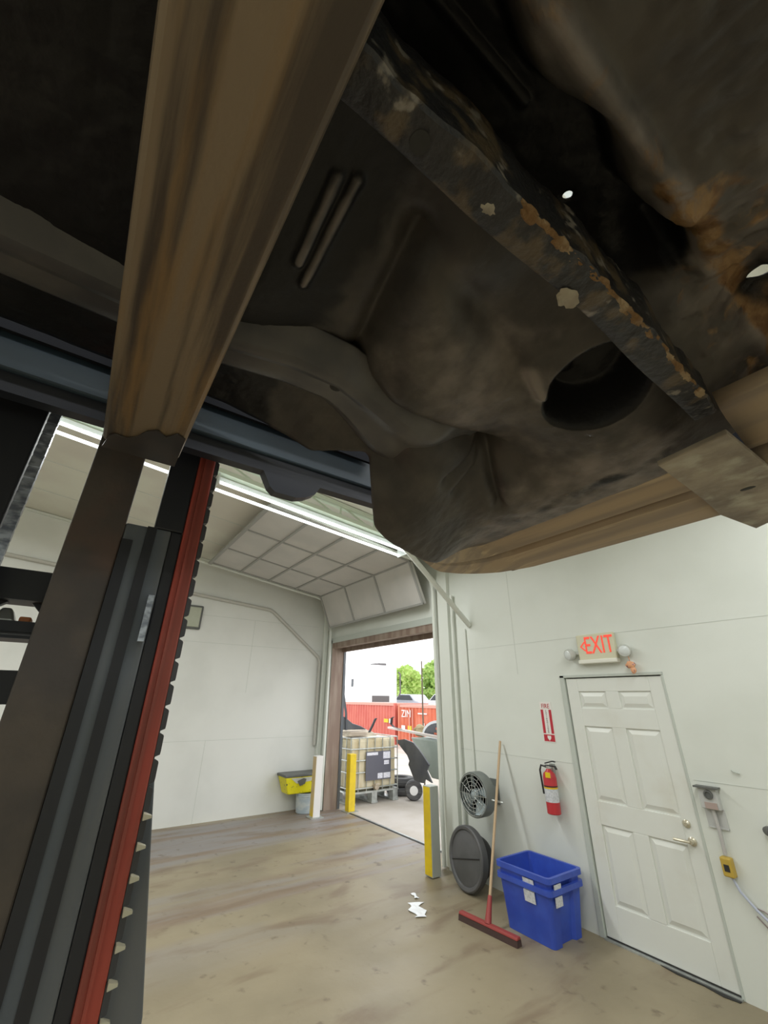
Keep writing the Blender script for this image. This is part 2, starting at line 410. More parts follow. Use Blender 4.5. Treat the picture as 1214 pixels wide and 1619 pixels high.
# ---- person door
d = MB()
d.box(DL, DL+.12, D+.005, D+.05, .02, DH-.005); d.box(DR-.115, DR, D+.005, D+.05, .02, DH-.005); rails = ((.02, .25), (.81, .99), (1.60, 1.76), (1.91, DH-.005))
for a, b_ in rails: d.box(DL+.12, DR-.115, D+.005, D+.05, a, b_)
for (a, b_), (c, e) in zip(rails, rails[1:]): d.box(-2.305, -2.18, D+.005, D+.05, b_, c)
door = struct('door_1', d, 'doorwhite', bev=.003)
tag(door, 'white six-panel steel door under the exit sign', 'door')
for (x0, x1) in ((DL+.12, -2.305), (-2.18, DR-.115)):
    for (z0, z1) in ((.25, .81), (.99, 1.60), (1.76, 1.91)):
        p_ = MB(); e = .045
        p_.box(x0, x1, D+.018, D+.045, z0, z1)
        a = [(x0+.012, D+.018, z0+.012), (x1-.012, D+.018, z0+.012), (x1-.012, D+.018, z1-.012), (x0+.012, D+.018, z1-.012)]
        c = [(x0+e, D+.005, z0+e), (x1-e, D+.005, z0+e), (x1-e, D+.005, z1-e), (x0+e, D+.005, z1-e)]
        va = [p_.bm.verts.new(q) for q in a]; vc = [p_.bm.verts.new(q) for q in c]
        p_.bm.faces.new(vc)
        for i in range(4): p_.bm.faces.new((va[i], va[(i+1) % 4], vc[(i+1) % 4], vc[i]))
        obj('door_panel', p_, 'doorwhite', door)
h = MB(); h.lathe([(.028, 0), (.03, .012), (.018, .02), (.014, .05)], (-1.845, D+.006, .845), (0, -1, 0), 16)
h.tube([(-1.845, D-.045, .845), (-1.89, D-.052, .847), (-1.96, D-.048, .845)], .010, 8)
obj('handle', h, 'brass', door, smooth=True)
h = MB(); h.lathe([(.026, 0), (.027, .012), (.018, .018), (.012, .03)], (-1.858, D+.006, .955), (0, -1, 0), 16)
obj('deadbolt', h, 'brass', door, smooth=True)
h = MB(); h.box(DL, DR, D+.0, D+.03, .004, .02); obj('door_sweep', h, 'dark', door)
f = MB()
f.box(DL-.06, DL-.012, D-.012, D+.16, 0, DH+.028); f.box(DR, DR+.02, D-.004, D+.16, 0, DH+.028); f.box(DL-.06, DR+.02, D-.012, D+.16, DH+.004, DH+.03)
f.box(DL-.012, DL, D+.02, D+.16, 0, DH+.004)
struct('trim_10', f, 'framegrey', bev=.003)
f = MB().box(DL-.01, DR+.01, D-.03, D+.2, 0, .012); struct('trim_11', f, 'galv')
f = MB().box(DL-.06, DR+.02, D+.16, D+.2, 0, DH+.03); struct('trim_12', f, 'dark')
s = MB().prism([(-2.52, D-.005, .001), (-2.45, D-.03, .001), (-2.3, D-.025, .001), (-2.15, D-.055, .001), (-1.98, D-.045, .001), (-1.86, D-.07, .001), (-1.77, D-.05, .001), (-1.77, D-.012, .001)], (0, 0, .004)); tag(obj('floor_debris', s, 'dark'), 'dark strip of grit on the floor along the white door threshold', 'debris')

# ---- overhead sectional door, raised along the roof
oh = thing('overhead_door', 'raised sectional overhead door of pale panels above the vehicle opening', 'overhead door', (-6.27, 3.0, 3.2))
A0 = Vector((0, 3.80, 3.775)); A1 = Vector((0, 1.51, 4.09))
dirv = (A1-A0).normalized(); nrm = Vector((0, -dirv.z, dirv.y))
if nrm.z < 0: nrm = -nrm
OX0, OX1 = -7.80, -4.76
n = 4; Lp = (A1-A0).length/n
for k in range(n):
    p_ = MB(); a = A0+dirv*(Lp*k+.004); b_ = A0+dirv*(Lp*(k+1)-.004)
    p_.prism([(OX0, a.y, a.z), (OX1, a.y, a.z), (OX1, b_.y, b_.z), (OX0, b_.y, b_.z)], nrm*.045)
    q = obj('door_section', p_, 'ohdoor', oh)
    st = MB()
    for a2 in (A0+dirv*(Lp*k-.0),):
        c0 = a2-dirv*.018; c1 = a2+dirv*.018
        st.prism([(OX0, c0.y, c0.z), (OX1, c0.y, c0.z), (OX1, c1.y, c1.z), (OX0, c1.y, c1.z)], -nrm*.02)
    if k == n-1:
        c0 = b_-dirv*.02; c1 = b_+dirv*.03
        st.prism([(OX0, c0.y, c0.z), (OX1, c0.y, c0.z), (OX1, c1.y, c1.z), (OX0, c1.y, c1.z)], -nrm*.04)
    for i in range(4):
        x = OX0+(OX1-OX0)*i/3; x = min(max(x, OX0+.02), OX1-.02)
        st.prism([(x-.018, a.y, a.z), (x+.018, a.y, a.z), (x+.018, b_.y, b_.z), (x-.018, b_.y, b_.z)], -nrm*.014)
    obj('strut', st, 'ohstrip', q)
# bottom section, following the curve of the track
B0 = A0; B1 = Vector((0, 4.06, 3.14)); dv = (B1-B0).normalized(); nb = Vector((0, -dv.z, dv.y))
if nb.y < 0: nb = -nb
p_ = MB(); p_.prism([(OX0, B0.y, B0.z-.01), (OX1, B0.y, B0.z-.01), (OX1, B1.y, B1.z), (OX0, B1.y, B1.z)], nb*.045); q = obj('door_section', p_, 'ohdoor', oh)
st = MB()
for i in range(4):
    x = OX0+(OX1-OX0)*i/3; x = min(max(x, OX0+.02), OX1-.02)
    st.prism([(x-.02, B0.y, B0.z-.01), (x+.02, B0.y, B0.z-.01), (x+.02, B1.y, B1.z), (x-.02, B1.y, B1.z)], -nb*.014)
c0 = B1-dv*.03; st.prism([(OX0, c0.y, c0.z), (OX1, c0.y, c0.z), (OX1, B1.y, B1.z), (OX0, B1.y, B1.z)], -nb*.03)
obj('strut', st, 'ohstrip', q)
for x in (OX0-.04, OX1+.135):
    t = MB(); pts = [(x, 1.2, A1.z+.03), (x, 3.4, 3.80)]
    for k in range(9):
        a = PI/2*k/8; pts.append((x, 3.62+.50*math.sin(a), 3.27+.48*math.cos(a)+.02))
    pts.append((x, 4.13, 1.6)); pts.append((x, 4.13, .02))
    t.tube(pts, .026, 8); obj('door_track', t, 'whitepipe', oh, smooth=True)

# ---- steel column, knee brace, pipes at the right jamb
col = MB(); col.box(-4.56, -4.36, D-.06, D-.004, 0, 3.9)
struct('trim_13', col, 'whitepipe')
def pipe(name, label, pts, r, m, cat='pipe'):
    t = MB(); t.tube(pts, r, 10); return tag(obj(name, t, m, smooth=True), label, cat)
pipe('knee_brace', 'pale diagonal knee brace rising from the front wall beside the vehicle opening', [(-4.0, D-.005, 2.74), (-4.0, 3.2, 3.55), (-4.0, 3.05, 3.67)], .035, 'whitepipe', 'brace')
pipe('wall_conduit', 'thin vertical conduit on the front wall above the round fan', [(-4.08, D-.02, .95), (-4.08, D-.02, 2.7)], .012, 'whitepipe', 'conduit')
pipe('jamb_conduit', 'upright pale pipe beside the right edge of the vehicle opening', [(-4.28, D-.05, .05), (-4.28, D-.05, 3.2)], .022, 'whitepipe', 'pipe')
pipe('wall_pipe', 'long grey pipe running along the white left wall and bending down to the corner',
     [(LX+.045, -3.0, 3.90), (LX+.045, 1.2, 3.57), (LX+.045, 2.88, 3.435), (LX+.045, 2.96, 3.40), (LX+.045, 4.02, 2.60), (LX+.045, 4.06, 2.5), (LX+.045, 4.07, 1.0)], .03, 'pipegrey')
t = MB(); t.box(LX, LX+.06, 1.25, 1.62, 2.93, 3.35); wp = tag(obj('wall_panel', t, 'panerim', bev=.02), 'small square greenish pane with a dark rim high on the left wall', 'wall light')
t = MB(); t.box(LX+.055, LX+.068, 1.28, 1.585, 2.965, 3.315); obj('pane', t, 'greenpane', wp, bev=.01)
# ---- fluorescent fixtures in rows below the roof
TUBE_W = 24
def fixture(x, y0, y1, label):
    zf = lambda y: 4.045-.104*y if x < -3 else roof_z(y)-.30
    root = thing('ceiling_light', label, 'ceiling light', (x, y0, zf(y0)), 'fluorescent ceiling lights')
    hb = MB(); hb.prism([(x+.07, y0, zf(y0)+.06), (x+.13, y0, zf(y0)+.06), (x+.13, y1, zf(y1)+.06), (x+.07, y1, zf(y1)+.06)], (0, 0, .045))
    obj('housing', hb, 'fixture', root)
    for dx in (0, .2):
        t = MB(); t.cyl((x+dx, y0+.03, zf(y0+.03)), (x+dx, y1-.03, zf(y1-.03)), .017, 12); obj('tube', t, 'tube', root, smooth=True)
        ld = bpy.data.lights.new('tube_light', 'AREA'); ld.shape = 'RECTANGLE'; ld.size = .03; ld.size_y = y1-y0-.08; ld.energy = TUBE_W; ld.color = (.985, 1.0, .985)
        lo = bpy.data.objects.new('tube_light', ld); C.objects.link(lo); ym = (y0+y1)/2
        lo.location = (x+dx, ym, zf(ym)-.0185); lo.rotation_euler = (math.atan2(zf(y1)-zf(y0), y1-y0), 0, 0)
    for y in (y0, y1):
        e = MB(); e.box(x-.03, x+.23, y-.012 if y == y1 else y, y if y == y1 else y+.012, zf(y)-.025, zf(y)+.09); obj('end_cap', e, 'fixture', root)
    return root
FX = [(-4.47, .74, 3.37, 'long bright twin-tube ceiling light ending beside the raised overhead door'),
      (-4.47, -1.92, .68, 'twin-tube ceiling light seen through the gaps in the dark mast'),
      (-4.47, -4.6, -1.98, 'twin-tube ceiling light behind the left mast rail, at the far left edge'),
      (-4.47, -7.4, -4.8, 'twin-tube ceiling light over the back of the left bay')]
for x in (-.53, 3.3):  # unseen rows added to light the room and the cab floor's holes
    for y0 in (.9, -1.9, -4.6, -7.4):
        FX.append((x, y0, y0+2.62, 'twin-tube ceiling light %s, %s' % ('in the added row over the lifted cab' if x < 0 else 'in the added row by the right wall', {.9: 'nearest the front wall', -1.9: 'second from front', -4.6: 'third from front', -7.4: 'nearest the back wall'}[y0])))
for a in FX: fixture(*a)
# open web joist above the near light row
j = thing('roof_joist', 'pale green open-web roof joist above the long ceiling light', 'joist', (-4.3, 0, 4.2))
zb = lambda y: 4.045-.104*y+.13
zt = lambda y: roof_z(y)-.01
t = MB(); t.prism([(-4.38, 4.1, zb(4.1)), (-4.38, -8.9, zb(-8.9)), (-4.38, -8.9, zb(-8.9)+.05), (-4.38, 4.1, zb(4.1)+.05)], (.10, 0, 0)); obj('bottom_chord', t, 'joist', j)
t = MB(); t.prism([(-4.38, 4.1, zt(4.1)-.05), (-4.38, -8.9, zt(-8.9)-.05), (-4.38, -8.9, zt(-8.9)), (-4.38, 4.1, zt(4.1))], (.10, 0, 0)); obj('top_chord', t, 'joist', j)
for k in range(24):
    y = 3.9-.53*k; t = MB()
    t.cyl((-4.33, y, zb(y)+.02), (-4.33, y, zt(y)-.02), .012, 8); obj('web', t, 'joist', j); t = MB(); t.cyl((-4.33, y, zb(y)+.02), (-4.33, y-.53, zt(y-.53)-.02), .012, 8); obj('web', t, 'joist', j)

# ------------------------------------------------------------------ things by the front wall
ex = thing('exit_sign', 'cream exit sign with red EXIT letters above the white door', 'sign', (-2.28, D, 2.16))
t = MB(); t.box(-2.475, -2.09, D-.055, D, 2.19, 2.44); obj('case', t, 'exitcase', ex, bev=.012)
t = MB(); t.box(-2.48, -2.085, D-.075, D, 2.16, 2.20); obj('case_lip', t, 'exitlip', ex, bev=.01)
text_obj('exit_letters', 'EXIT', .235, facing_front(-2.245, D-.057, 2.325), 'exitred', ex, .002, .62)
t = MB(); c = (-2.44, D-.058, 2.325)
for sg in (1, -1):
    t.prism([(c[0]+.045, c[1], c[2]+sg*.045), (c[0]+.062, c[1], c[2]+sg*.045), (c[0]+.017, c[1], c[2]), (c[0], c[1], c[2])], (0, .004, 0))
obj('arrow', t, 'exitred', ex)
for sg, x in ((-1, -2.545), (1, -2.02)):
    lh = MB(); z = 2.265
    lh.lathe([(.03, 0), (.055, .03), (.058, .07), (.052, .085)], (x, D-.015, z), (sg*.35, -1, -.15), 16)
    lh.cyl((x-sg*.03, D-.03, z), (x-sg*.09, D-.03, z), .014, 8)
    q = obj('lamp_head', lh, 'lamphead', ex, smooth=True)
    lh = MB(); a = Vector((sg*.35, -1, -.15)).normalized(); lh.lathe([(.046, 0), (.03, .01), (0, .014)], Vector((x, D-.015, z))+a*.084, a, 16); obj('lens', lh, 'lens', q, smooth=True)
t = MB(); t.blob((-1.985, D-.05, 2.13), .04, 2, .3, 2, 3, (1.1, .6, .8)); t.blob((-1.97, D-.05, 2.085), .028, 2, .3, 3, 5, (.8, .6, 1.2))
t.tube([(-1.99, D-.06, 2.24), (-1.985, D-.055, 2.19), (-1.985, D-.05, 2.14)], .004, 6)
tag(obj('hanging_tag', t, 'peach', smooth=True), 'small peach-coloured tag dangling below the right lamp of the exit sign', 'tag')

fs = thing('fire_sign', 'narrow red and white FIRE EXTINGUISHER sign on the wall left of the door', 'sign', (-2.99, D, 1.43))
t = MB(); t.box(-3.06, -2.918, D-.004, D-.0005, 1.43, 1.81); obj('backing', t, 'signwhite', fs)
t = MB(); t.box(-3.053, -3.022, D-.005, D-.004, 1.51, 1.735); obj('red_band', t, 'signred', fs); t = MB(); t.box(-2.956, -2.925, D-.005, D-.004, 1.51, 1.735); obj('red_band', t, 'signred', fs); t = MB(); t.box(-3.053, -2.925, D-.005, D-.004, 1.437, 1.50)
obj('red_band', t, 'signred', fs)
text_obj('fire_lettering', 'FIRE', .062, facing_front(-2.989, D-.0055, 1.768), 'signred', fs, .0006, .88)
for i, ch in enumerate('EXTINGUISHER'):
    text_obj('lettering', ch, .021, facing_front(-2.989, D-.0055, 1.722-.0182*i), 'panerim', fs, .0006, 1.0)
t = MB(); t.prism([(-3.01, D-.0055, 1.49), (-2.968, D-.0055, 1.49), (-2.968, D-.0055, 1.468), (-2.989, D-.0055, 1.443), (-3.01, D-.0055, 1.468)], (0, .0008, 0)); obj('arrow', t, 'signwhite', fs)

fe = thing('fire_extinguisher', 'red fire extinguisher with a pale label hung on the front wall', 'fire extinguisher', (-2.985, D-.09, .83))
cx, cy = -2.995, D-.085
t = MB(); t.lathe([(.058, 0), (.064, .006), (.064, .30), (.055, .335), (.028, .36), (.02, .375)], (cx, cy, .825), (0, 0, 1), 28); obj('cylinder', t, 'red', fe, smooth=True)
t = MB(); t.lathe([(.0648, 0), (.0648, .115)], (cx, cy, .925), (0, 0, 1), 28); obj('paper_label', t, 'sticker', fe, smooth=True)
t = MB(); t.lathe([(.0652, 0), (.0652, .012)], (cx, cy, 1.035), (0, 0, 1), 28); obj('yellow_band', t, 'yellow', fe, smooth=True)
t = MB(); t.lathe([(.0652, 0), (.0652, .010)], (cx, cy, 1.05), (0, 0, 1), 28); obj('strap', t, 'black', fe, smooth=True)
t = MB(); t.cyl((cx, cy, 1.19), (cx, cy, 1.225), .018, 12); t.box(cx-.02, cx+.02, cy-.015, cy+.015, 1.205, 1.225); obj('valve', t, 'chrome', fe)
t = MB(); t.prism([(cx-.03, cy-.012, 1.222), (cx+.075, cy-.012, 1.222), (cx+.09, cy-.012, 1.20), (cx+.095, cy-.012, 1.205), (cx+.08, cy-.012, 1.232), (cx-.03, cy-.012, 1.232)], (0, .024, 0))
t.prism([(cx-.03, cy-.012, 1.24), (cx+.06, cy-.012, 1.265), (cx+.085, cy-.012, 1.262), (cx+.085, cy-.012, 1.27), (cx+.06, cy-.012, 1.275), (cx-.03, cy-.012, 1.25)], (0, .024, 0)); obj('lever', t, 'black', fe)
t = MB(); t.tube([(cx-.015, cy-.01, 1.215), (cx-.07, cy-.02, 1.225), (cx-.088, cy-.02, 1.18), (cx-.082, cy-.02, 1.08), (cx-.075, cy-.02, .98)], .009, 8); obj('hose', t, 'black', fe, smooth=True)
t = MB(); t.box(cx+.0, cx+.055, cy-.064, cy-.06, 1.13, 1.175); obj('yellow_tag', t, 'yellow', fe)
t = MB(); t.box(cx-.02, cx+.02, cy+.05, D, .95, 1.24); obj('wall_bracket', t, 'galv', fe)

# fan on the wall
fan = thing('wall_fan', 'round caged metal fan mounted on the front wall above the dark lid', 'fan', (-3.80, D, .88))
fc = Vector((-3.80, D-.24, .885))
t = MB(); t.lathe([(.205, 0), (.21, .01), (.21, .13), (.205, .14), (.195, .14), (.195, 0), (.205, 0)], fc+Vector((0, .02, 0)), (0, -1, 0), 40); obj('housing', t, 'fandark', fan, smooth=True)
t = MB()
for r in (.05, .085, .12, .155, .19): t.torus(fc+Vector((0, -.125, 0)), (0, 1, 0), r, .003, 36, 6)
for k in range(12):
    a = 2*PI*k/12; t.cyl(fc+Vector((.04*math.cos(a), -.13, .04*math.sin(a))), fc+Vector((.205*math.cos(a), -.115, .205*math.sin(a))), .0028, 6)
obj('guard', t, 'galv', fan, smooth=True)
for k in range(4):
    a0 = 2*PI*k/4+.4; t = MB(); P = []
    for (r, da, dy) in ((.05, -.25, -.03), (.185, -.42, -.06), (.19, .0, -.03), (.185, .40, .02), (.05, .3, .0)):
        P.append(fc+Vector((r*math.cos(a0+da), -.04+dy, r*math.sin(a0+da))))
    t.prism(P, (0, .004, 0)); obj('blade', t, 'fanblue', fan)
t = MB(); t.lathe([(.05, 0), (.055, .02), (.05, .10), (.02, .12)], fc, (0, -1, 0), 20); obj('hub', t, 'fanblue', fan, smooth=True)
t = MB(); t.cyl(fc+Vector((0, 0, 0)), (fc.x, D-.01, fc.z), .055, 16); t.box(fc.x-.06, fc.x+.06, D-.012, D, fc.z-.12, fc.z+.12); obj('bracket', t, 'fandark', fan)
t = MB(); t.cyl((fc.x+.20, fc.y-.06, fc.z-.02), (fc.x+.33, fc.y-.02, fc.z-.03), .009, 8); t.cyl((fc.x-.20, fc.y-.06, fc.z+.0), (fc.x-.28, fc.y-.04, fc.z+.02), .014, 8)
obj('pivot', t, 'galv', fan)
pipe('fan_cable', 'thin grey cable sagging from the jamb to the round wall fan', [(-4.26, D-.03, .86), (-4.18, D-.03, .83), (-4.09, D-.10, .86), (-4.02, D-.20, .9)], .006, 'conduit', 'cable')

# round lid leaning on the wall
lid = thing('drum_lid', 'large dark grey round lid leaning on its edge against the front wall', 'lid', (-4.0, 3.95, 0))
ax = Vector((-.10, -.97, .10)).normalized(); lc = Vector((-3.99, 3.93, .285))
t = MB(); t.lathe([(0, .058), (.225, .055), (.235, .05), (.245, .065), (.268, .068), (.28, .058), (.28, 0), (.27, -.02), (0, -.02)], lc, ax, 48); obj('disc', t, 'lidgrey', lid, smooth=True)
u = ax.cross(Vector((0, 0, 1))).normalized(); v = u.cross(ax)
t = MB(); t.tube([lc+ax*.06-u*.22+v*.04, lc+ax*.062-u*0+v*-.01, lc+ax*.06+u*.22+v*-.06], .005, 6); obj('seam', t, 'black', lid)
t = MB(); t.lathe([(.17, 0), (.20, .06), (.20, .16), (.05, .17)], lc-ax*.18, ax, 32); obj('back_ring', t, 'black', lid, smooth=True)

# push broom
br = thing('push_broom', 'push broom with a wooden handle and long red head leaning on the front wall', 'broom', (-3.35, 3.46, 0))
h0, h1 = Vector((-3.64, 3.425, .042)), Vector((-3.03, 3.485, .042)); hv = (h1-h0).normalized(); hn = Vector((-hv.y, hv.x, 0))
t = MB(); t.prism([h0-hn*.03-Vector((0, 0, .0)), h0+hn*.03, h0+hn*.022+Vector((0, 0, .02)), h0-hn*.022+Vector((0, 0, .02))], h1-h0); obj('head', t, 'redhead', br, bev=.006)
t = MB(); a = Vector((0, 0, -.042)); t.hexa([h0-hn*.034+a, h1-hn*.034+a, h1+hn*.034+a, h0+hn*.034+a, h0-hn*.026, h1-hn*.026, h1+hn*.026, h0+hn*.026]); obj('bristles', t, 'bristle', br)
hm = h0.lerp(h1, .5); top = Vector((-3.623, 4.165, 1.393)); hv2 = (top-hm).normalized()
t = MB(); t.cyl(hm+Vector((0, 0, .01)), hm+hv2*.20, .030, 12, .018); obj('socket', t, 'redhead', br, smooth=True)
t = MB(); t.tube([hm+hv2*.08, hm+hv2*.8, top], .0135, 12); obj('handle', t, 'tan', br, smooth=True)

# nested blue totes
def tote(z0, label, top):
    root = thing('blue_tote', label, 'tote', (-3.07, 3.88, z0), 'nested blue totes')
    H = .385; t = MB()
    def ring(xa, xb, ya, yb, z, r=.035, notch=.0):
        P = []
        for (cx_, cy_, a0) in ((xb-r, yb-r, 0), (xa+r, yb-r, 90), (xa+r, ya+r, 180), (xb-r, ya+r, 270)):
            if notch and a0 == 0:       # right short side carries a vertical recess
                ym = (ya+yb)/2
                for y_, dx in ((ym-.10, 0), (ym-.08, notch), (ym+.08, notch), (ym+.10, 0)): P.append((xb-dx, y_, z))
            for k in range(5):
                a = math.radians(a0+90*k/4); P.append((cx_+r*math.cos(a), cy_+r*math.sin(a), z))
            if notch and a0 == 90:
                pass
        return P
    Z = [(0, .035, .03), (.05, .032, .03), (.30, .010, .022), (.345, .006, .0)]
    prof = []
    for z, ins, nt in Z: prof.append(ring(-3.345+ins, -2.80-ins, 3.645+ins*.9, 4.11-ins*.9, z0+z, .035, nt+.001))
    prof.append(ring(-3.362, -2.783, 3.63, 4.125, z0+.345, .04, .001)); prof.append(ring(-3.362, -2.783, 3.63, 4.125, z0+H, .04, .001))
    prof.append(ring(-3.335, -2.81, 3.655, 4.10, z0+H, .03, .001))
    for z, ins, nt in Z[::-1]: prof.append(ring(-3.338+ins, -2.807-ins, 3.653+ins*.9, 4.102-ins*.9, z0+z+.006, .03, nt+.001))
    rows = [[t.bm.verts.new(q) for q in rg] for rg in prof]
    for a, b_ in zip(rows, rows[1:]):
        for i in range(len(a)): t.bm.faces.new((a[i], a[(i+1) % len(a)], b_[(i+1) % len(a)], b_[i]))
    t.bm.faces.new(rows[0]); t.bm.faces.new(rows[-1])
    obj('body', t, 'blue', root)
    t = MB(); t.hexa([(-3.06, 3.644, z0+.255), (-2.95, 3.644, z0+.255), (-2.95, 3.648, z0+.255), (-3.06, 3.648, z0+.255), (-3.06, 3.636, z0+.335), (-2.95, 3.636, z0+.335), (-2.95, 3.642, z0+.335), (-3.06, 3.642, z0+.335)])
    obj('sticker', t, 'sticker', root)
    t = MB(); t.hexa([(-2.792, 3.70, z0+.27), (-2.786, 3.70, z0+.27), (-2.786, 3.79, z0+.27), (-2.792, 3.79, z0+.27), (-2.792, 3.70, z0+.335), (-2.784, 3.70, z0+.335), (-2.784, 3.79, z0+.335), (-2.792, 3.79, z0+.335)])
    obj('sticker', t, 'sticker', root)
    return root
tote(0.001, 'lower blue tote standing on the floor beside the door', 0)
tote(.082, 'upper blue tote nested inside the lower one beside the door', 1)

# outlet box, conduit, yellow box and cord right of the door
ob = thing('outlet_box', 'grey weatherproof outlet box on the wall right of the door', 'outlet', (-1.635, D, .97))
t = MB(); t.box(-1.70, -1.575, D-.05, D, 1.09, 1.225); obj('box', t, 'outlet', ob, bev=.006)
t = MB(); t.box(-1.715, -1.56, D-.075, D, 1.225, 1.236); obj('lid', t, 'panerim', ob)
t = MB(); t.lathe([(.03, 0), (.03, .012), (.02, .014), (.02, .006), (0, .006)], (-1.63, D-.05, 1.185), (0, -1, 0), 16); obj('socket', t, 'panerim', ob)
t = MB(); t.box(-1.67, -1.59, D-.056, D-.05, 1.095, 1.135); obj('cover', t, 'carbrown', ob)
t = MB(); t.box(-1.70, -1.57, D-.006, D, .97, 1.09); t.box(-1.70, -1.57, D-.012, D, .967, .975); obj('back_plate', t, 'outlet', ob)
pipe('outlet_conduit', 'short grey conduit dropping from the outlet box to the yellow box', [(-1.635, D-.025, 1.09), (-1.63, D-.025, .95), (-1.635, D-.022, .82)], .013, 'conduit', 'conduit')
yb = thing('yellow_box', 'small yellow junction box on the wall right of the door', 'junction box', (-1.635, D, .69))
t = MB(); t.box(-1.668, -1.60, D-.06, D, .692, .805); obj('body', t, 'ybox', yb, bev=.008)
t = MB(); t.box(-1.65, -1.618, D-.063, D-.058, .725, .765); obj('socket', t, 'dark', yb)
pipe('power_cable', 'pale blue cable curving down from the yellow box', [(-1.63, D-.03, .70), (-1.60, D-.03, .62), (-1.53, D-.03, .54), (-1.44, D-.04, .47), (-1.3, D-.05, .40), (-1.1, D-.06, .36), (-.9, D-.03, .4)], .009, 'cordblue', 'cable')
pipe('thin_cable', 'thin brown cable looping beside the pale blue cable at the right edge', [(-1.545, D-.008, .545), (-1.50, D-.008, .54), (-1.40, D-.008, .49), (-1.25, D-.008, .47), (-1.28, D-.008, .36), (-1.45, D-.008, .40), (-1.55, D-.008, .50)], .004, 'cordbrown', 'cable')
t = MB(); t.lathe([(.02, 0), (.028, .02), (.028, .05), (.01, .055)], (-1.325, D-.004, 1.02), (0, -1, 0), 12); tag(obj('wall_bumper', t, 'panerim', smooth=True), 'small dark round bumper on the wall at the right edge of the view', 'bumper')
t = MB(); t.tube([(-1.45, D-.003, 1.36), (-1.43, D-.02, 1.352), (-1.40, D-.012, 1.345)], .006, 6); tag(obj('wall_hook', t, 'framegrey', smooth=True), 'tiny grey hook on the wall above and right of the outlet box', 'hook')
# thin crumpled white patches on the floor
def scrap(cx_, cy_, L_, W_, rot, label, seed):
    t = MB(); n = 8; rows = []
    for i in range(n+1):
        row = []
        for j_ in range(4):
            a = (i/n-.5)*L_; b_ = (j_/3-.5)*W_*(.7+.3*math.sin(i*1.3+seed))+.05*L_*math.sin(i*.9+seed)
            x = cx_+a*math.cos(rot)-b_*math.sin(rot); y = cy_+a*math.sin(rot)+b_*math.cos(rot)
            row.append(t.bm.verts.new((x, y, .005+.014*abs(mnoise.noise(Vector((i*.7, j_*.9, seed)))))))
        rows.append(row)
    for a, b_ in zip(rows, rows[1:]):
        for j_ in range(3): t.bm.faces.new((a[j_], a[j_+1], b_[j_+1], b_[j_]))
    o = obj('white_patch', t, 'patchwhite'); md = o.modifiers.new('thick', 'SOLIDIFY'); md.thickness = .002
    return tag(o, label, 'scrap')
scrap(-3.99, 3.20, .30, .17, -.5, 'larger crumpled white patch lying on the tan floor left of the broom', 2.0)
scrap(-4.24, 3.37, .13, .045, -.2, 'smaller white patch on the floor just behind the larger scrap', 5.0)

# bollards
def bollard(x0, x1, y0, y1, h, m, label, cap=None, side=None, base=True):
    root = thing('bollard', label, 'bollard', ((x0+x1)/2, (y0+y1)/2, 0))
    t = MB(); t.box(x0, x1, y0, y1, 0.008, h); obj('post', t, m, root, bev=.006)
    if cap: t = MB(); t.box(x0-.002, x1+.002, y0-.002, y1+.002, h, h+.012); obj('cap', t, cap, root)
    if side: t = MB(); t.box(x0+.004, x1-.004, y0-.003, y0, .02, h-.01); obj('side_face', t, side, root)
    if base: t = MB(); t.box(x0-.05, x1+.05, y0-.05, y1+.05, 0, .01); obj('base_plate', t, 'galv', root)
    return root
bollard(-7.62, -7.49, 4.50, 4.63, .885, 'yellow', 'yellow square bollard just outside the vehicle opening, beside the caged tank')
bollard(-7.60, -7.47, 3.80, 3.93, .895, 'postwhite', 'white square bollard with a shade-tinted, yellow-flaked side in the left corner', side='postshade')
bollard(-4.585, -4.455, 3.80, 3.93, .87, 'greypaint', 'bollard with a yellow face and grey side at the right jamb', side='yellow', base=False)
dr = thing('trench_drain', 'dark slotted drain running across the floor of the vehicle opening', 'drain', (-6.2, 4.52, 0))
t = MB(); t.box(OL+.25, OR_-.02, 4.475, 4.515, -.015, .003); obj('slot', t, 'dark', dr)
t = MB(); t.box(OL+.25, OR_-.02, 4.515, 4.545, -.01, .005); obj('edge_strip', t, 'galv', dr)

# corner: bucket and printed yellow bin
bk = thing('plastic_bucket', 'milky plastic bucket in the left corner under the yellow bin', 'bucket', (-7.93, 3.86, 0))
t = MB(); t.lathe([(.14, 0), (.15, .01), (.17, .28), (.178, .285), (.178, .30), (.165, .30), (.145, .02), (0, .02)], (-7.93, 3.86, 0), (0, 0, 1), 28); obj('body', t, 'bucket', bk, smooth=True)
t = MB(); t.torus((-7.93, 3.86, .255), (0, 0, 1), .172, .006, 28, 6); obj('rim', t, 'bucket', bk, smooth=True)
yb2 = thing('yellow_bin', 'yellow printed bin with a dark rim on the bucket in the left corner', 'bin', (-7.95, 3.74, .30))
t = MB(); t.hexa([(-8.12, 3.48, .302), (-7.84, 3.48, .302), (-7.84, 4.02, .302), (-8.12, 4.02, .302), (-8.16, 3.40, .56), (-7.80, 3.40, .56), (-7.80, 4.06, .56), (-8.16, 4.06, .56)]); obj('body', t, 'binyellow', yb2, bev=.015)
t = MB(); t.box(-8.175, -7.785, 3.385, 4.075, .56, .60); obj('rim', t, 'panerim', yb2, bev=.01)
t = MB(); t.prism([(-7.799, 3.50, .545), (-7.80, 3.98, .545), (-7.808, 3.95, .49), (-7.815, 3.75, .47), (-7.812, 3.62, .46)], (.004, 0, 0)); obj('silver_print', t, 'bingrey', yb2)
t = MB(); t.prism([(-7.795, 3.62, .50), (-7.793, 3.74, .535), (-7.794, 3.79, .52), (-7.800, 3.77, .45), (-7.806, 3.68, .42)], (.004, 0, 0)); obj('grey_print', t, 'panerim', yb2)

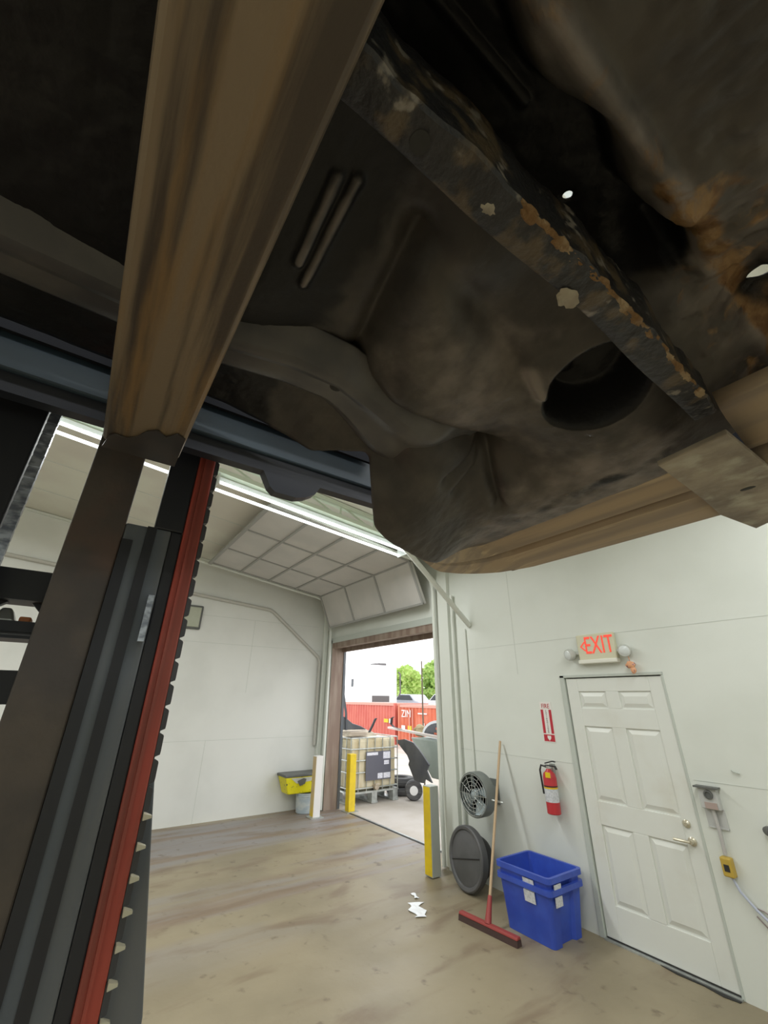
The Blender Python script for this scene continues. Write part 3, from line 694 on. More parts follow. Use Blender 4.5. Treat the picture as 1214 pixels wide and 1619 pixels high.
# ------------------------------------------------------------------ forklift: tine, carriage, mast
fk = thing('forklift', 'dark forklift mast with a raised rusty fork under the truck cab', 'forklift', (-1.1, 0, 0))
def tine(y0, y1):
    t = MB(); z0 = 2.300
    t.prism([(-.905, y0, z0), (.55, y0, z0+.012), (.55, y0, z0+.03), (-.87, y0, z0+.048), (-.87, y0, 2.95), (-.915, y0, 2.95), (-.915, y0, z0+.012)], (0, y1-y0, 0))
    return obj('fork_tine', t, 'tine', fk, bev=.009)
tine(-.077, .067)
tine(-.86, -.716)
t = MB()      # oil-dark heel stain plate welded under the heel
P = [(-.93, -.075), (-.93, .065), (-.80, .063), (-.79, .045), (-.815, .03), (-.80, .012), (-.815, -.005), (-.85, -.02), (-.865, -.035), (-.862, -.055), (-.875, -.065)]
t.prism([(x, y, 2.2985) for x, y in P], (0, 0, -.0025)); obj('heel_pad', t, 'heelstain', fk)
# carriage bars
t = MB(); t.box(-.985, -.945, -.95, .66, 2.415, 2.505); obj('carriage_bar', t, 'barflare', fk, bev=.005)
t = MB(); t.box(-.985, -.945, -.95, .60, 2.86, 2.95); obj('carriage_bar', t, 'bar', fk, bev=.005)
t = MB(); t.box(-.985, -.955, -.95, .67, 2.37, 2.415); obj('carriage_lip', t, 'bar', fk)
t = MB(); t.prism([(-.985, .20, 2.38), (-.985, .27, 2.375), (-.985, .295, 2.33), (-.985, .31, 2.318), (-.985, .37, 2.318), (-.985, .40, 2.328), (-.985, .425, 2.345), (-.985, .44, 2.372)], (.03, 0, 0)); obj('lower_hook', t, 'bar', fk)
for y in (-.62, -.28, .30):
    t = MB(); t.box(-.975, -.95, y, y+.05, 2.505, 2.86); obj('carriage_plate', t, 'bar', fk)
MX = -1.06
def rail(name, y0, y1, z0, z1, m, depth=.10, x=MX, bev=.004):
    t = MB(); t.box(x-depth, x, y0, y1, z0, z1); return obj(name, t, m, fk, bev=bev)
k = 1.06
rail('inner_rail', -.092, .008, .08, 3.0, 'mastbrown', .12)
rail('outer_rail', .008, .104, .04, 2.19, 'mastblue', .16)
t = MB(); t.box(MX-.02, MX+.004, .052, .072, .04, 2.19); obj('rail_groove', t, 'mastblack', fk)
t = MB(); t.box(MX-.02, MX+.003, .008, .030, .04, 2.15); obj('rail_lip', t, 'mastblack', fk)
rail('guard_strip', .066, .130, 2.19, 3.0, 'mastblack', .03)
rail('guard_strip', .104, .130, .04, 2.19, 'mastblack', .03)
rail('red_rail', .130, .170, .10, 2.95, 'mastred', .022, MX+.004)
t = MB(); t.box(MX+.004, MX+.010, .143, .149, .10, 2.95); obj('red_bead', t, 'mastred', fk)
# toothed black rack along the red rail's outer edge, with yellowed clips lower down
t = MB(); z = .3; t.box(MX-.018, MX-.004, .166, .1725, .3, 2.9)
while z < 2.9:
    t.prism([(MX-.018, .170, z), (MX-.018, .180, z+.004), (MX-.018, .1805, z+.010), (MX-.018, .1805, z+.037), (MX-.018, .179, z+.040), (MX-.018, .170, z+.045)], (.02, 0, 0))
    z += .047
obj('toothed_rack', t, 'bumper', fk)
z = .9
while z < 1.62:
    t = MB(); t.hexa([(MX, .172, z), (MX+.010, .172, z), (MX+.010, .187, z+.003), (MX, .187, z+.003), (MX, .172, z+.014), (MX+.010, .172, z+.011), (MX+.010, .187, z+.007), (MX, .187, z+.007)])
    obj('clip', t, 'clip', fk); z += .047
t = MB(); t.prism([(MX-.03, .150, .10), (MX-.03, .262, .10), (MX-.03, .250, 1.0), (MX-.03, .243, 1.309), (MX-.03, .196, 1.588), (MX-.03, .183, 1.67), (MX-.03, .165, 1.67)], (.012, 0, 0)); obj('side_plate', t, 'mastblue', fk, bev=.003)
t = MB(); t.box(MX-.005, MX+.012, .088, .100, 1.93, 2.03); obj('mast_bracket', t, 'chain', fk)
# lift chain and left rails
t = MB(); z = 1.6
while z < 2.9:
    t.box(MX-.01, MX+.004, -.196, -.176, z, z+.022); t.box(MX-.006, MX, -.196, -.176, z+.022, z+.028); z += .028
obj('lift_chain', t, 'chain', fk)
rail('left_inner_rail', -.40, -.20, .08, 3.0, 'mastblack', .05)
rail('left_outer_rail', -.78, -.55, .04, 2.6, 'mastblue', .16)
rail('left_red_rail', -.84, -.79, .10, 2.95, 'mastred', .022, MX+.004)
for (z0, z1) in ((2.0, 2.062), (1.806, 1.866), (1.40, 1.47), (.9, .98), (2.60, 2.7)):
    t = MB(); t.box(MX-.13, MX-.05, -.60, 0.0, z0, z1); obj('cross_member', t, 'mastblack', fk)
t = MB(); t.box(MX-.14, MX-.05, -.5, -.02, 1.938, 1.958); obj('cross_member', t, 'bar', fk)
t = MB(); t.box(MX-.14, MX-.05, -.5, -.02, 1.925, 1.931); obj('cross_member', t, 'bar', fk)
t = MB(); t.prism([(MX-.10, -.20, 2.00), (MX-.10, -.20, 1.978), (MX-.10, -.175, 1.982), (MX-.10, -.155, 1.998), (MX-.10, -.155, 2.0)], (.02, 0, 0)); obj('gusset', t, 'mastblack', fk); t = MB(); t.prism([(MX-.10, -.115, 2.00), (MX-.10, -.10, 1.985), (MX-.10, -.08, 1.97), (MX-.10, -.07, 2.0)], (.02, 0, 0)); obj('gusset', t, 'mastblack', fk)
t = MB(); t.hexa([(MX-.12, -.166, 1.958), (MX-.06, -.166, 1.958), (MX-.06, -.130, 1.958), (MX-.12, -.130, 1.958), (MX-.11, -.158, 1.985), (MX-.07, -.158, 1.985), (MX-.07, -.142, 1.985), (MX-.11, -.142, 1.985)]); obj('grey_knob', t, 'galv', fk, bev=.004)
t = MB(); t.box(MX-.11, MX-.07, -.126, -.106, 1.958, 1.970); obj('orange_light', t, 'orange', fk, bev=.003)
t = MB(); t.box(-3.0, -1.35, -.80, -.02, .30, .95); obj('chassis', t, 'mastred', fk, bev=.05)
t = MB(); t.box(-3.1, -2.6, -.82, 0, .25, 1.05); obj('counterweight', t, 'mastblack', fk, bev=.08)
for x in (-1.45, -2.75):
    for y in (-.86, -.06):
        t = MB(); t.lathe([(.12, 0), (.27, .01), (.28, .03), (.28, .15), (.27, .17), (.12, .18)], (x, y-.05, .28), (0, 1, 0), 28); obj('wheel', t, 'rubber', fk, smooth=True)

# ------------------------------------------------------------------ truck cab, seen from below
cab = thing('truck_cab', 'rusty underside of a truck cab lifted on the fork', 'truck cab', (-.4, .2, 2.3))
CP = [(-.423, .411, 2.415), (-.307, .308, 2.42), (-.581, .422, 2.41), (-.484, .557, 2.41), (-.429, .282, 2.47), (-.557, .307, 2.47), (-.303, .255, 2.48), (-.29, .433, 2.46),
      (-.344, .555, 2.44), (-.477, .124, 2.45), (-.368, .127, 2.47), (-.278, .08, 2.47), (-.609, .786, 2.44), (-.422, .731, 2.40), (-.468, .895, 2.37), (-.642, .861, 2.36),
      (-.813, .854, 2.31), (-.714, .663, 2.34), (-.713, .557, 2.38), (-.795, .578, 2.31), (-.74, .53, 2.41), (-.884, .577, 2.265), (-.922, .717, 2.23), (-.973, .889, 2.236),
      (-.961, 1.0, 2.30), (-.97, 1.12, 2.32), (-.226, .765, 2.41), (-.316, 1.047, 2.345), (-.6, 1.05, 2.335), (-.85, 1.06, 2.33), (-.25, .9, 2.37), (-.5, 1.2, 2.345), (-.9, 1.2, 2.33), (-.25, 1.2, 2.35),
      (-.05, .403, 2.45), (.05, .3, 2.43), (.05, .6, 2.44), (.2, .9, 2.43), (.35, .5, 2.43), (.1, .1, 2.43), (-.05, .8, 2.46), (-.08, 1.0, 2.42), (.3, 1.2, 2.40), (-.05, 1.2, 2.40), (.5, .2, 2.45), (.5, 1.0, 2.42),
      (-.67, .1, 2.45), (-.80, .1, 2.47), (-.80, -.3, 2.47), (-.4, -.3, 2.46), (-.1, -.3, 2.47), (.3, -.4, 2.47), (-.4, -.9, 2.47), (-.8, -.9, 2.47), (.2, -.9, 2.47), (-.78, .38, 2.44)]
cp = np.array(CP)
def tps(r): return np.where(r > 1e-9, r*r*np.log(r+1e-12), 0)
n = len(cp); K = tps(np.linalg.norm(cp[:, None, :2]-cp[None, :, :2], axis=2))+np.eye(n)*4e-4
P_ = np.c_[np.ones(n), cp[:, :2]]; Asys = np.block([[K, P_], [P_.T, np.zeros((3, 3))]])
sol = np.linalg.solve(Asys, np.r_[cp[:, 2], 0, 0, 0])
G = .005
xs = np.arange(-1.03, .55, G); ys = np.arange(-.95, 1.085, G)
XX, YY = np.meshgrid(xs, ys, indexing='ij')
flat = np.c_[XX.ravel(), YY.ravel()]
ZZ = np.zeros(len(flat))
for i in range(0, len(flat), 20000):
    f_ = flat[i:i+20000]; ZZ[i:i+20000] = tps(np.linalg.norm(f_[:, None]-cp[None, :, :2], axis=2)) @ sol[:n]+np.c_[np.ones(len(f_)), f_] @ sol[n:]
ZZ = ZZ.reshape(XX.shape)
def segdist(poly):
    d = np.full(XX.shape, 9.)
    for (ax_, ay), (bx, by) in zip(poly, poly[1:]):
        vx, vy = bx-ax_, by-ay; tt = np.clip(((XX-ax_)*vx+(YY-ay)*vy)/(vx*vx+vy*vy), 0, 1)
        d = np.minimum(d, np.hypot(XX-ax_-tt*vx, YY-ay-tt*vy))
    return d
def crease(poly, w_, dz): 
    global ZZ
    ZZ = ZZ+dz*np.exp(-(segdist(poly)/w_)**2)
def sstep(v, a, b_): 
    t_ = np.clip((v-a)/(b_-a), 0, 1); return t_*t_*(3-2*t_)
# star of pressed creases near the corner
crease([(-.60, .303), (-.62, .42), (-.61, .55), (-.60, .66), (-.60, .74)], .032, .055)
crease([(-.60, .74), (-.64, .80), (-.69, .885)], .016, .034)
crease([(-.60, .74), (-.655, .73), (-.70, .69)], .014, .028)
crease([(-.60, .74), (-.66, .765), (-.72, .74)], .012, .022)
# twin stamped ribs in the dark left part of the floor
crease([(-.30, .125), (-.43, .128)], .008, -.010)
crease([(-.29, .150), (-.46, .150)], .007, -.012)
crease([(-.35, .60), (-.37, .66), (-.34, .72)], .012, -.016)
crease([(-.29, .262), (-.36, .272), (-.43, .285), (-.56, .31)], .022, .030)
crease([(-.29, .285), (-.305, .36), (-.33, .46), (-.36, .55)], .028, .022)
# dark drum-shaped pocket
rp = np.hypot((XX+.295)/1.25, (YY-.735)/1.0); ZZ = ZZ+.11*(1-sstep(rp, .064, .092))
# slot beside the channel
slot = sstep(XX, -.186, -.178)*(1-sstep(XX+.012*np.sin(YY*30), -.078, -.056))*(1-sstep(YY, .58, .66)); ZZ = ZZ+.10*slot
ZZ = ZZ-.022*np.exp(-((XX+.042)/.012)**2)*(1-sstep(YY, .50, .56))
ZZ = ZZ-.03*np.exp(-(((XX+.035)/.03)**2+((YY-.53)/.035)**2))
crease([(-.118, .126), (-.116, .30)], .004, -.012)
rg = sstep(XX, -.15, -.11)*sstep(YY, .44, .54)*(1-slot)
rec = np.exp(-(((XX+.09)/.035)**2+((YY-.62)/.06)**2)); ZZ = ZZ+.05*rec
rec2 = np.exp(-(((XX+.02)/.05)**2+((YY-.80)/.09)**2)); ZZ = ZZ+.05*rec2
lump = np.array([[mnoise.fractal(Vector((x*26, y*26, 0)), 1., 2., 5) for y in ys[::2]] for x in xs[::2]])
lump = np.repeat(np.repeat(lump, 2, 0), 2, 1)[:XX.shape[0], :XX.shape[1]]
ZZ = ZZ+lump*(.002+.008*rg+.006*sstep(XX, -.03, .03)*(1-rg))
# edges of the sheet
ek = [(-.95, -.86), (.36, -.86), (.42, -.815), (.482, -.775), (.577, -.884), (.717, -.922), (.80, -.95), (.889, -.973), (1.0, -.985), (1.21, -1.0)]
edge = np.interp(YY, [a for a, _ in ek], [b_ for _, b_ in ek])
mask = (XX >= edge) & (YY <= np.interp(XX, [-1.03, -.975, -.95, -.90, -.87], [.86, .90, 1.0, 1.06, 1.09]))
first = mask.argmax(0); XX[first, np.arange(XX.shape[1])] = edge[first, np.arange(XX.shape[1])]
holes = np.zeros(XX.shape, bool)
for hx, hy, a, b_, ro in ((-.153, .452, .013, .009, .6), (-.016, .795, .024, .015, .4), (-.060, .826, .008, .003, .3), (-.374, .824, .009, .0035, .9)):
    c_, s_ = math.cos(ro), math.sin(ro); u_ = (XX-hx)*c_+(YY-hy)*s_; v_ = -(XX-hx)*s_+(YY-hy)*c_
    holes |= (np.abs(u_/a)+np.abs(v_/b_)) < 1.15
idx = -np.ones(XX.shape, int); keep = mask
idx[keep] = np.arange(keep.sum())
verts = np.c_[XX[keep]-cab.location.x, YY[keep]-cab.location.y, ZZ[keep]-cab.location.z]
fk4 = keep[:-1, :-1] & keep[1:, :-1] & keep[1:, 1:] & keep[:-1, 1:] & ~holes[:-1, :-1]
ii, jj = np.where(fk4)
faces = np.c_[idx[ii, jj], idx[ii, jj+1], idx[ii+1, jj+1], idx[ii+1, jj]]
me = bpy.data.meshes.new('floor_pan'); me.from_pydata(verts.tolist(), [], faces.tolist()); me.update()
bmp = bmesh.new(); bmp.from_mesh(me)
bverts = [v for v in bmp.verts if v.is_boundary]
for it in range(10):          # even out the sheet's cut edges
    new = {}
    for v in bverts:
        nb_ = [e.other_vert(v).co for e in v.link_edges if e.is_boundary]
        if len(nb_) == 2: new[v] = (v.co*2+nb_[0]+nb_[1])/4
    for v, c_ in new.items(): v.co = c_
bmp.to_mesh(me); bmp.free()
for f_ in me.polygons: f_.use_smooth = True
# where dust, rust and black underseal sit, plus painted-in lit spots and recess shade
dust_lit = .55*np.exp(-(((XX+.46)/.22)**2+((YY-.55)/.28)**2))+.55*sstep(YY, .75, 1.0)*sstep(-XX, .15, .3)+.30*rg+.55*np.exp(-((XX+.045)/.022)**2)+.10*sstep(XX, -.03, .02)  # first term paints the lit middle of the pan brighter
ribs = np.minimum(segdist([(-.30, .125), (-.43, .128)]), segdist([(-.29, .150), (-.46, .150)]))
ribm = np.exp(-(ribs/.006)**2); arcm = np.exp(-(segdist([(-.355, .60), (-.375, .655), (-.372, .70)])/.012)**2)  # arcm paints a pale crescent, a highlight mixed with dusty film
dust_lit = dust_lit+.55*ribm+.7*arcm
rust = .42*rg+.5*sstep(XX, -.068, -.05)*(1-sstep(XX, -.04, .0))+.25*np.exp(-(((XX+.52)/.14)**2+((YY-.93)/.08)**2))+.22*sstep(YY, .9, 1.1)
seal_shade = .95*slot+1.3*(1-sstep(rp, .085, .10))+.95*(1-sstep(YY, .12, .34))*sstep(-XX, .12, .2)*(1-.8*ribm)+.8*(1-sstep(YY, -.05, .0))+.55*np.exp(-((YY-1.0)/.045)**2)*sstep(-XX, .2, .3)*(1-sstep(-XX, .75, .9))+.9*rec+.7*rec2+.42*sstep(XX, -.02, .06)  # near-black also paints shade into the slot, pocket and recesses
ca = me.color_attributes.new('dirt_shade', 'FLOAT_COLOR', 'POINT')
col_ = np.c_[dust_lit[keep], rust[keep], seal_shade[keep], np.ones(keep.sum())].astype(np.float32)
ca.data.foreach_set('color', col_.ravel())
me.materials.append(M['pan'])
o = bpy.data.objects.new('floor_pan', me); C.objects.link(o); o.parent = cab
md = o.modifiers.new('thick', 'SOLIDIFY'); md.thickness = .003; md.offset = 1
# frame channel
t = MB(); ny = 110; prev = None
secs = []
for i in range(ny+1):
    y = -.5+1.42*i/ny
    wl = -.189+.002*math.sin(y*17)-.012*sstep(y, .5, .9); wr = -.141+.003*math.sin(y*31+1)+.004*mnoise.noise(Vector((y*40, 0, 0)))-.016*sstep(y, .5, .9)
    zb_ = 2.352+.002*mnoise.noise(Vector((y*22, 3, 0))); secs.append([(wl, y, 2.46), (wl, y, zb_+.003), (wl+.004, y, zb_), ((wl+wr)/2, y, zb_-.001), (wr-.004, y, zb_), (wr, y, zb_+.004), (wr, y, 2.46)])
rows = [[t.bm.verts.new(q) for q in s_] for s_ in secs]
for a, b_ in zip(rows, rows[1:]):
    for q in range(len(a)): t.bm.faces.new((a[q], a[(q+1) % len(a)], b_[(q+1) % len(a)], b_[q]))
t.bm.faces.new(rows[0]); t.bm.faces.new(rows[-1])
ch = obj('frame_channel', t, 'channel', cab, smooth=True)
t = MB(); t.lathe([(.011, 0), (.011, .0015), (0, .0015)], (-.168, .157, 2.3525), (0, 0, -1), 20); obj('channel_hole', t, 'dark', ch)
t = MB()       # rust fringe flaking off the channel's right edge
for i in range(170):
    y = .29+.55*i/170; a = mnoise.noise(Vector((y*50, 9, 0))); x = -.147-.014*float(sstep(y, .5, .9)); r = .0045+.004*abs(a)
    t.blob((x+.007*mnoise.noise(Vector((i*.9, 2, 0))), y, 2.355+.003*a), r, 2, .5, 2.2, i, (.9, 2.3, .6))
obj('rust_scale', t, 'rustfringe', ch, smooth=True)
for (x, y, r) in ((-.186, .447, .015), (-.170, .262, .008)): t = MB(); t.blob((x, y, 2.351), r, 3, .5, 2.5, int(y*1000), (.8, 1.3, .12)); obj('bare_patch', t, 'plate', ch, smooth=True)
# crossmember: a wavy hat section across the rear of the floor
pl = [(-.655, -.5), (-.655, 0), (-.648, .086), (-.625, .20), (-.622, .30), (-.645, .37), (-.67, .47), (-.685, .55), (-.66, .63), (-.60, .70)]
t = MB(); rows = []
m_ = 60
for i in range(m_+1):
    s_ = i/m_*(len(pl)-1); i0 = min(int(s_), len(pl)-2); fr = s_-i0
    x = pl[i0][0]*(1-fr)+pl[i0+1][0]*fr; y = pl[i0][1]*(1-fr)+pl[i0+1][1]*fr
    w_ = .055+.035*float(sstep(y, .3, .5)); d_ = 1-.85*float(sstep(y, .50, .70)); zc = 2.452
    prof = [(-w_-.035, .02), (-w_-.012, .0), (-w_, -.012), (-w_*.72, -.030), (-w_*.2, -.034+.010*float(sstep(y, .2, .3))), (w_*.15, -.026), (w_*.3, -.036), (w_*.75, -.034), (w_, -.012), (w_+.012, .0), (w_+.03, .02)]
    rows.append([t.bm.verts.new((x+a*(1-.5*float(sstep(y, .58, .70))), y, zc-.03*float(sstep(y, .35, .55))+.045*float(sstep(y, .57, .70))+b_*d_)) for a, b_ in prof])
for a, b_ in zip(rows, rows[1:]):
    for q in range(len(prof)-1): t.bm.faces.new((a[q], a[q+1], b_[q+1], b_[q]))
o = obj('crossmember', t, 'member', cab, smooth=True); md = o.modifiers.new('thick', 'SOLIDIFY'); md.thickness = .003
sd = o.modifiers.new('sub', 'SUBSURF'); sd.levels = 1; sd.render_levels = 1
for (x, y) in ((-.60, .20), (-.615, .30), (-.65, .12)): t = MB(); t.lathe([(.014, 0), (.014, .003), (.008, .004), (0, .004)], (x, y, 2.425), (0, 0, -1), 16); obj('bolt_hole', t, 'dark', o)
# rocker sill along the cab's outer edge
sill_prof = [(1.045, 2.40), (1.058, 2.364), (1.075, 2.350), (1.115, 2.333), (1.150, 2.316), (1.168, 2.314), (1.176, 2.330), (1.186, 2.330), (1.192, 2.302), (1.235, 2.290), (1.290, 2.281), (1.310, 2.280), (1.316, 2.290), (1.325, 2.45), (1.30, 2.46)]
def sill(path, name, m):
    t = MB(); rows = []
    dense = []
    for (a, b_) in zip(path, path[1:]):
        for q in range(8): dense.append([u_+(v_-u_)*q/8 for u_, v_ in zip(a, b_)])
    dense.append(list(path[-1]))
    for (x, y, nx, ny_, sc_, zin, dr_) in dense:
        L_ = math.hypot(nx, ny_)
        rows.append([t.bm.verts.new((x+nx/L_*(py-1.045)*sc_, y+ny_/L_*(py-1.045)*sc_, zin-(2.40-pz)/.12*dr_)) for py, pz in sill_prof])
    for a, b_ in zip(rows, rows[1:]):
        for q in range(len(sill_prof)-1): t.bm.faces.new((a[q], a[q+1], b_[q+1], b_[q]))
    o = obj(name, t, m, cab, smooth=True); md = o.modifiers.new('thick', 'SOLIDIFY'); md.thickness = .003; return o
sill([(-.295, 1.045, 0, 1, 1, 2.40, .12), (-.60, 1.045, 0, 1, 1, 2.40, .12), (-.88, 1.045, -.04, 1, .98, 2.395, .115), (-.93, 1.035, -.35, 1, .80, 2.37, .10), (-.955, 1.0, -.8, .8, .55, 2.33, .075), (-.965, .95, -1, .25, .34, 2.29, .05), (-.965, .90, -1, 0, .20, 2.262, .025), (-.955, .84, -1, -.1, .12, 2.26, .018)], 'rocker_sill', 'sill')
sill([(-.155, .90, 0, 1, 1, 2.385, .12), (.55, .90, 0, 1, 1, 2.385, .12)], 'rocker_sill', 'sill')
# bracket plate
t = MB(); zc = 2.272
P = [(-.281, .897, zc+.004), (-.152, .878, zc+.004), (-.146, 1.08, zc), (-.120, 1.25, zc), (-.18, 1.40, zc-.002), (-.275, 1.465, zc-.004), (-.300, 1.29, zc), (-.289, 1.14, zc)]
t.prism(P, (0, 0, .012)); bp_ = obj('bracket_plate', t, 'plate', cab, bev=.003)
t = MB(); t.blob((-.205, 1.16, zc), .012, 2, .2, 2, 1, (1.4, .8, .15)); obj('bolt_hole', t, 'dark', bp_)
# cab outer skin above the floor (cut low, roofless, so lamps show through the floor holes)
t = MB(); t.box(-1.02, .60, 1.325, 1.345, 2.30, 2.72); obj('side_skin', t, 'cabpaint', cab)
t = MB(); t.box(-1.02, .60, -.97, -.95, 2.45, 2.9); obj('side_skin', t, 'cabpaint', cab)
t = MB(); t.box(.58, .60, -.95, 1.325, 2.40, 2.9); obj('front_skin', t, 'cabpaint', cab)
t = MB(); t.box(-.935, -.925, -.95, .60, 2.492, 2.9); obj('rear_skin', t, 'cabpaint', cab)

# ------------------------------------------------------------------ the yard
yd = MB(); prof = [(4.47, 0), (8, 0), (14, -.42), (18, -.42), (22.5, .35), (60, .6)]
rows = [[yd.bm.verts.new((x, y, z)) for x in (-80, 10)] for y, z in prof]
for a, b_ in zip(rows, rows[1:]): yd.bm.faces.new((a[0], a[1], b_[1], b_[0]))
o = obj('yard_ground', yd, 'concrete'); o['kind'] = 'structure'
md = o.modifiers.new('thick', 'SOLIDIFY'); md.thickness = .1

# caged tank (faces +X)
ib = thing('caged_tank', 'yellowed plastic tank in a metal cage outside the vehicle opening', 'tank', (-8.4, 5.2, 0))
t = MB(); t.box(-8.86, -7.88, 4.74, 5.82, .22, 1.10); obj('bladder', t, 'ibc', ib, bev=.06, seg=3)
t = MB()
for z in (.26, .52, .72, .92, 1.11):
    for (a, b_) in (((-7.85, 4.72), (-7.85, 5.84)), ((-8.89, 4.72), (-7.85, 4.72)), ((-8.89, 5.84), (-7.85, 5.84)), ((-8.89, 4.72), (-8.89, 5.84))): t.cyl((*a, z), (*b_, z), .011, 6)
for i in range(7):
    y = 4.72+1.12*i/6; t.cyl((-7.85, y, .20), (-7.85, y, 1.11), .010, 6); t.cyl((-8.89, y, .2), (-8.89, y, 1.11), .01, 6)
for i in range(1, 6):
    x = -8.89+1.04*i/6; t.cyl((x, 4.72, .2), (x, 4.72, 1.11), .01, 6); t.cyl((x, 5.84, .2), (x, 5.84, 1.11), .01, 6)
obj('cage', t, 'galv', ib)
t = MB(); t.box(-7.838, -7.828, 5.06, 5.66, .38, .865); pl_ = obj('name_plate', t, 'ibcplate', ib)
for (a, b_, c, d_) in ((5.08, 5.34, .80, .85), (5.47, 5.64, .73, .85), (5.49, 5.61, .63, .70), (5.34, 5.46, .40, .49), (5.48, 5.64, .40, .49)):
    t = MB(); t.box(-7.828, -7.825, a, b_, c, d_); obj('blank_label', t, 'label', pl_)
t = MB(); t.box(-8.90, -7.83, 4.71, 5.85, .18, .21); 
for y in (4.71, 5.21, 5.71): t.box(-8.9, -7.83, y, y+.14, 0.005, .04)
for y in (4.71, 5.21, 5.71):
    for x in (-8.9, -8.45, -7.99): t.box(x, x+.15, y+.01, y+.13, .04, .18)
obj('pallet', t, 'galv', ib)
t = MB(); t.cyl((-7.9, 5.3, .27), (-7.78, 5.3, .27), .05, 14); t.box(-7.79, -7.76, 5.25, 5.35, .31, .33); obj('valve', t, 'cardboard', ib)

# scrap on and around the tank
t = MB(); t.hexa([(-8.5, 4.70, 1.135), (-7.95, 4.70, 1.135), (-7.85, 5.35, 1.14), (-8.4, 5.35, 1.14), (-8.5, 4.70, 1.24), (-7.95, 4.75, 1.22), (-7.9, 5.25, 1.21), (-8.4, 5.3, 1.26)]); tag(obj('scrap_sheet', t, 'cardboard', bev=.02), 'cream scrap sheet lying on top of the caged tank', 'scrap')
def strip(name, label, pts, w_, th, m, cat='scrap'):
    t = MB(); pts = [Vector(p) for p in pts]; rows = []
    for p in pts: rows.append([t.bm.verts.new(p+Vector(q)) for q in ((0, -w_, 0), (th, -w_, 0), (th, w_, 0), (0, w_, 0))])
    for a, b_ in zip(rows, rows[1:]):
        for q in range(4): t.bm.faces.new((a[q], a[(q+1) % 4], b_[(q+1) % 4], b_[q]))
    t.bm.faces.new(rows[0]); t.bm.faces.new(rows[-1]); return tag(obj(name, t, m, smooth=True), label, cat)
t = MB(); t.prism([(-8.1, 4.62, 1.25), (-8.1, 5.2, 1.245), (-8.1, 5.05, 1.31), (-8.1, 4.86, 1.36), (-8.1, 4.70, 1.46), (-8.1, 4.62, 1.50)], (.06, 0, 0)); tag(obj('scrap_bumper', t, 'sheetblack', bev=.015), 'dark crumpled bumper piece lying over the cream scrap', 'scrap')
strip('scrap_strip', 'short straight black strip leaning up from the scrap on the tank', [(-7.92, 5.17, 1.205), (-7.92, 5.24, 1.31), (-7.92, 5.31, 1.43), (-7.92, 5.335, 1.455)], .022, .03, 'black')
strip('scrap_post', 'dark bent post rising beside the left jamb outside the opening', [(-8.05, 4.70, 1.245), (-8.05, 4.68, 1.55), (-8.05, 4.60, 1.9), (-8.05, 4.60, 2.06), (-8.05, 4.575, 2.12)], .02, .03, 'sheetblack')
# stack of tyres and a loose wheel behind the tank
for i, z in enumerate((.001, .161)):
    root = thing('tire', ('lower' if i == 0 else 'upper')+' dark tyre of the stack behind the caged tank', 'tire', (-8.25, 6.22, z), 'stacked tyres by the tank')
    t = MB(); t.lathe([(.16, .02), (.20, 0), (.27, .01), (.295, .04), (.295, .12), (.27, .15), (.20, .16), (.16, .14), (.16, .02)], (-8.25, 6.22, z), (0, 0, 1), 32); obj('tread', t, 'tire', root, smooth=True)
    t = MB(); t.lathe([(.16, .03), (.165, .05), (.10, .08), (0, .085)], (-8.25, 6.22, z), (0, 0, 1), 24); obj('rim', t, 'galv', root, smooth=True)
root = thing('loose_wheel', 'wheel with a bright rim standing beside the stacked tyres', 'wheel', (-7.62, 6.15, 0))
t = MB(); t.lathe([(.12, 0), (.155, .0), (.175, .03), (.175, .13), (.155, .16), (.12, .16)], (-7.68, 6.12, .176), (.8, -.6, 0), 32); obj('tread', t, 'tire', root, smooth=True)
t = MB(); t.lathe([(.125, .0), (.125, .15), (.06, .165), (0, .168)], (-7.68, 6.12, .176), (.8, -.6, 0), 24); obj('rim', t, 'truckwhite', root, smooth=True)
# hopper
hp = thing('steel_hopper', 'pale green steel hopper with a light rim outside the opening', 'hopper', (-6.9, 7.0, 0))
t = MB(); t.hexa([(-7.5, 6.45, .36), (-5.8, 6.45, .36), (-5.8, 7.7, .36), (-7.5, 7.7, .36), (-8.05, 6.35, 1.06), (-5.6, 6.35, 1.02), (-5.6, 7.9, 1.02), (-8.05, 7.9, 1.06)]); obj('body', t, 'hopper', hp, bev=.02)
t = MB(); t.hexa([(-8.85, 6.30, 1.19), (-5.55, 6.30, 1.02), (-5.55, 6.38, 1.02), (-8.85, 6.38, 1.19), (-8.85, 6.30, 1.23), (-5.55, 6.30, 1.07), (-5.55, 6.38, 1.07), (-8.85, 6.38, 1.23)]); obj('rim', t, 'hopperrim', hp)
for x in (-7.2, -6.0):
    for y in (6.6, 7.5): t = MB(); t.box(x, x+.1, y, y+.1, 0.002, .37); obj('leg', t, 'hopper', hp)
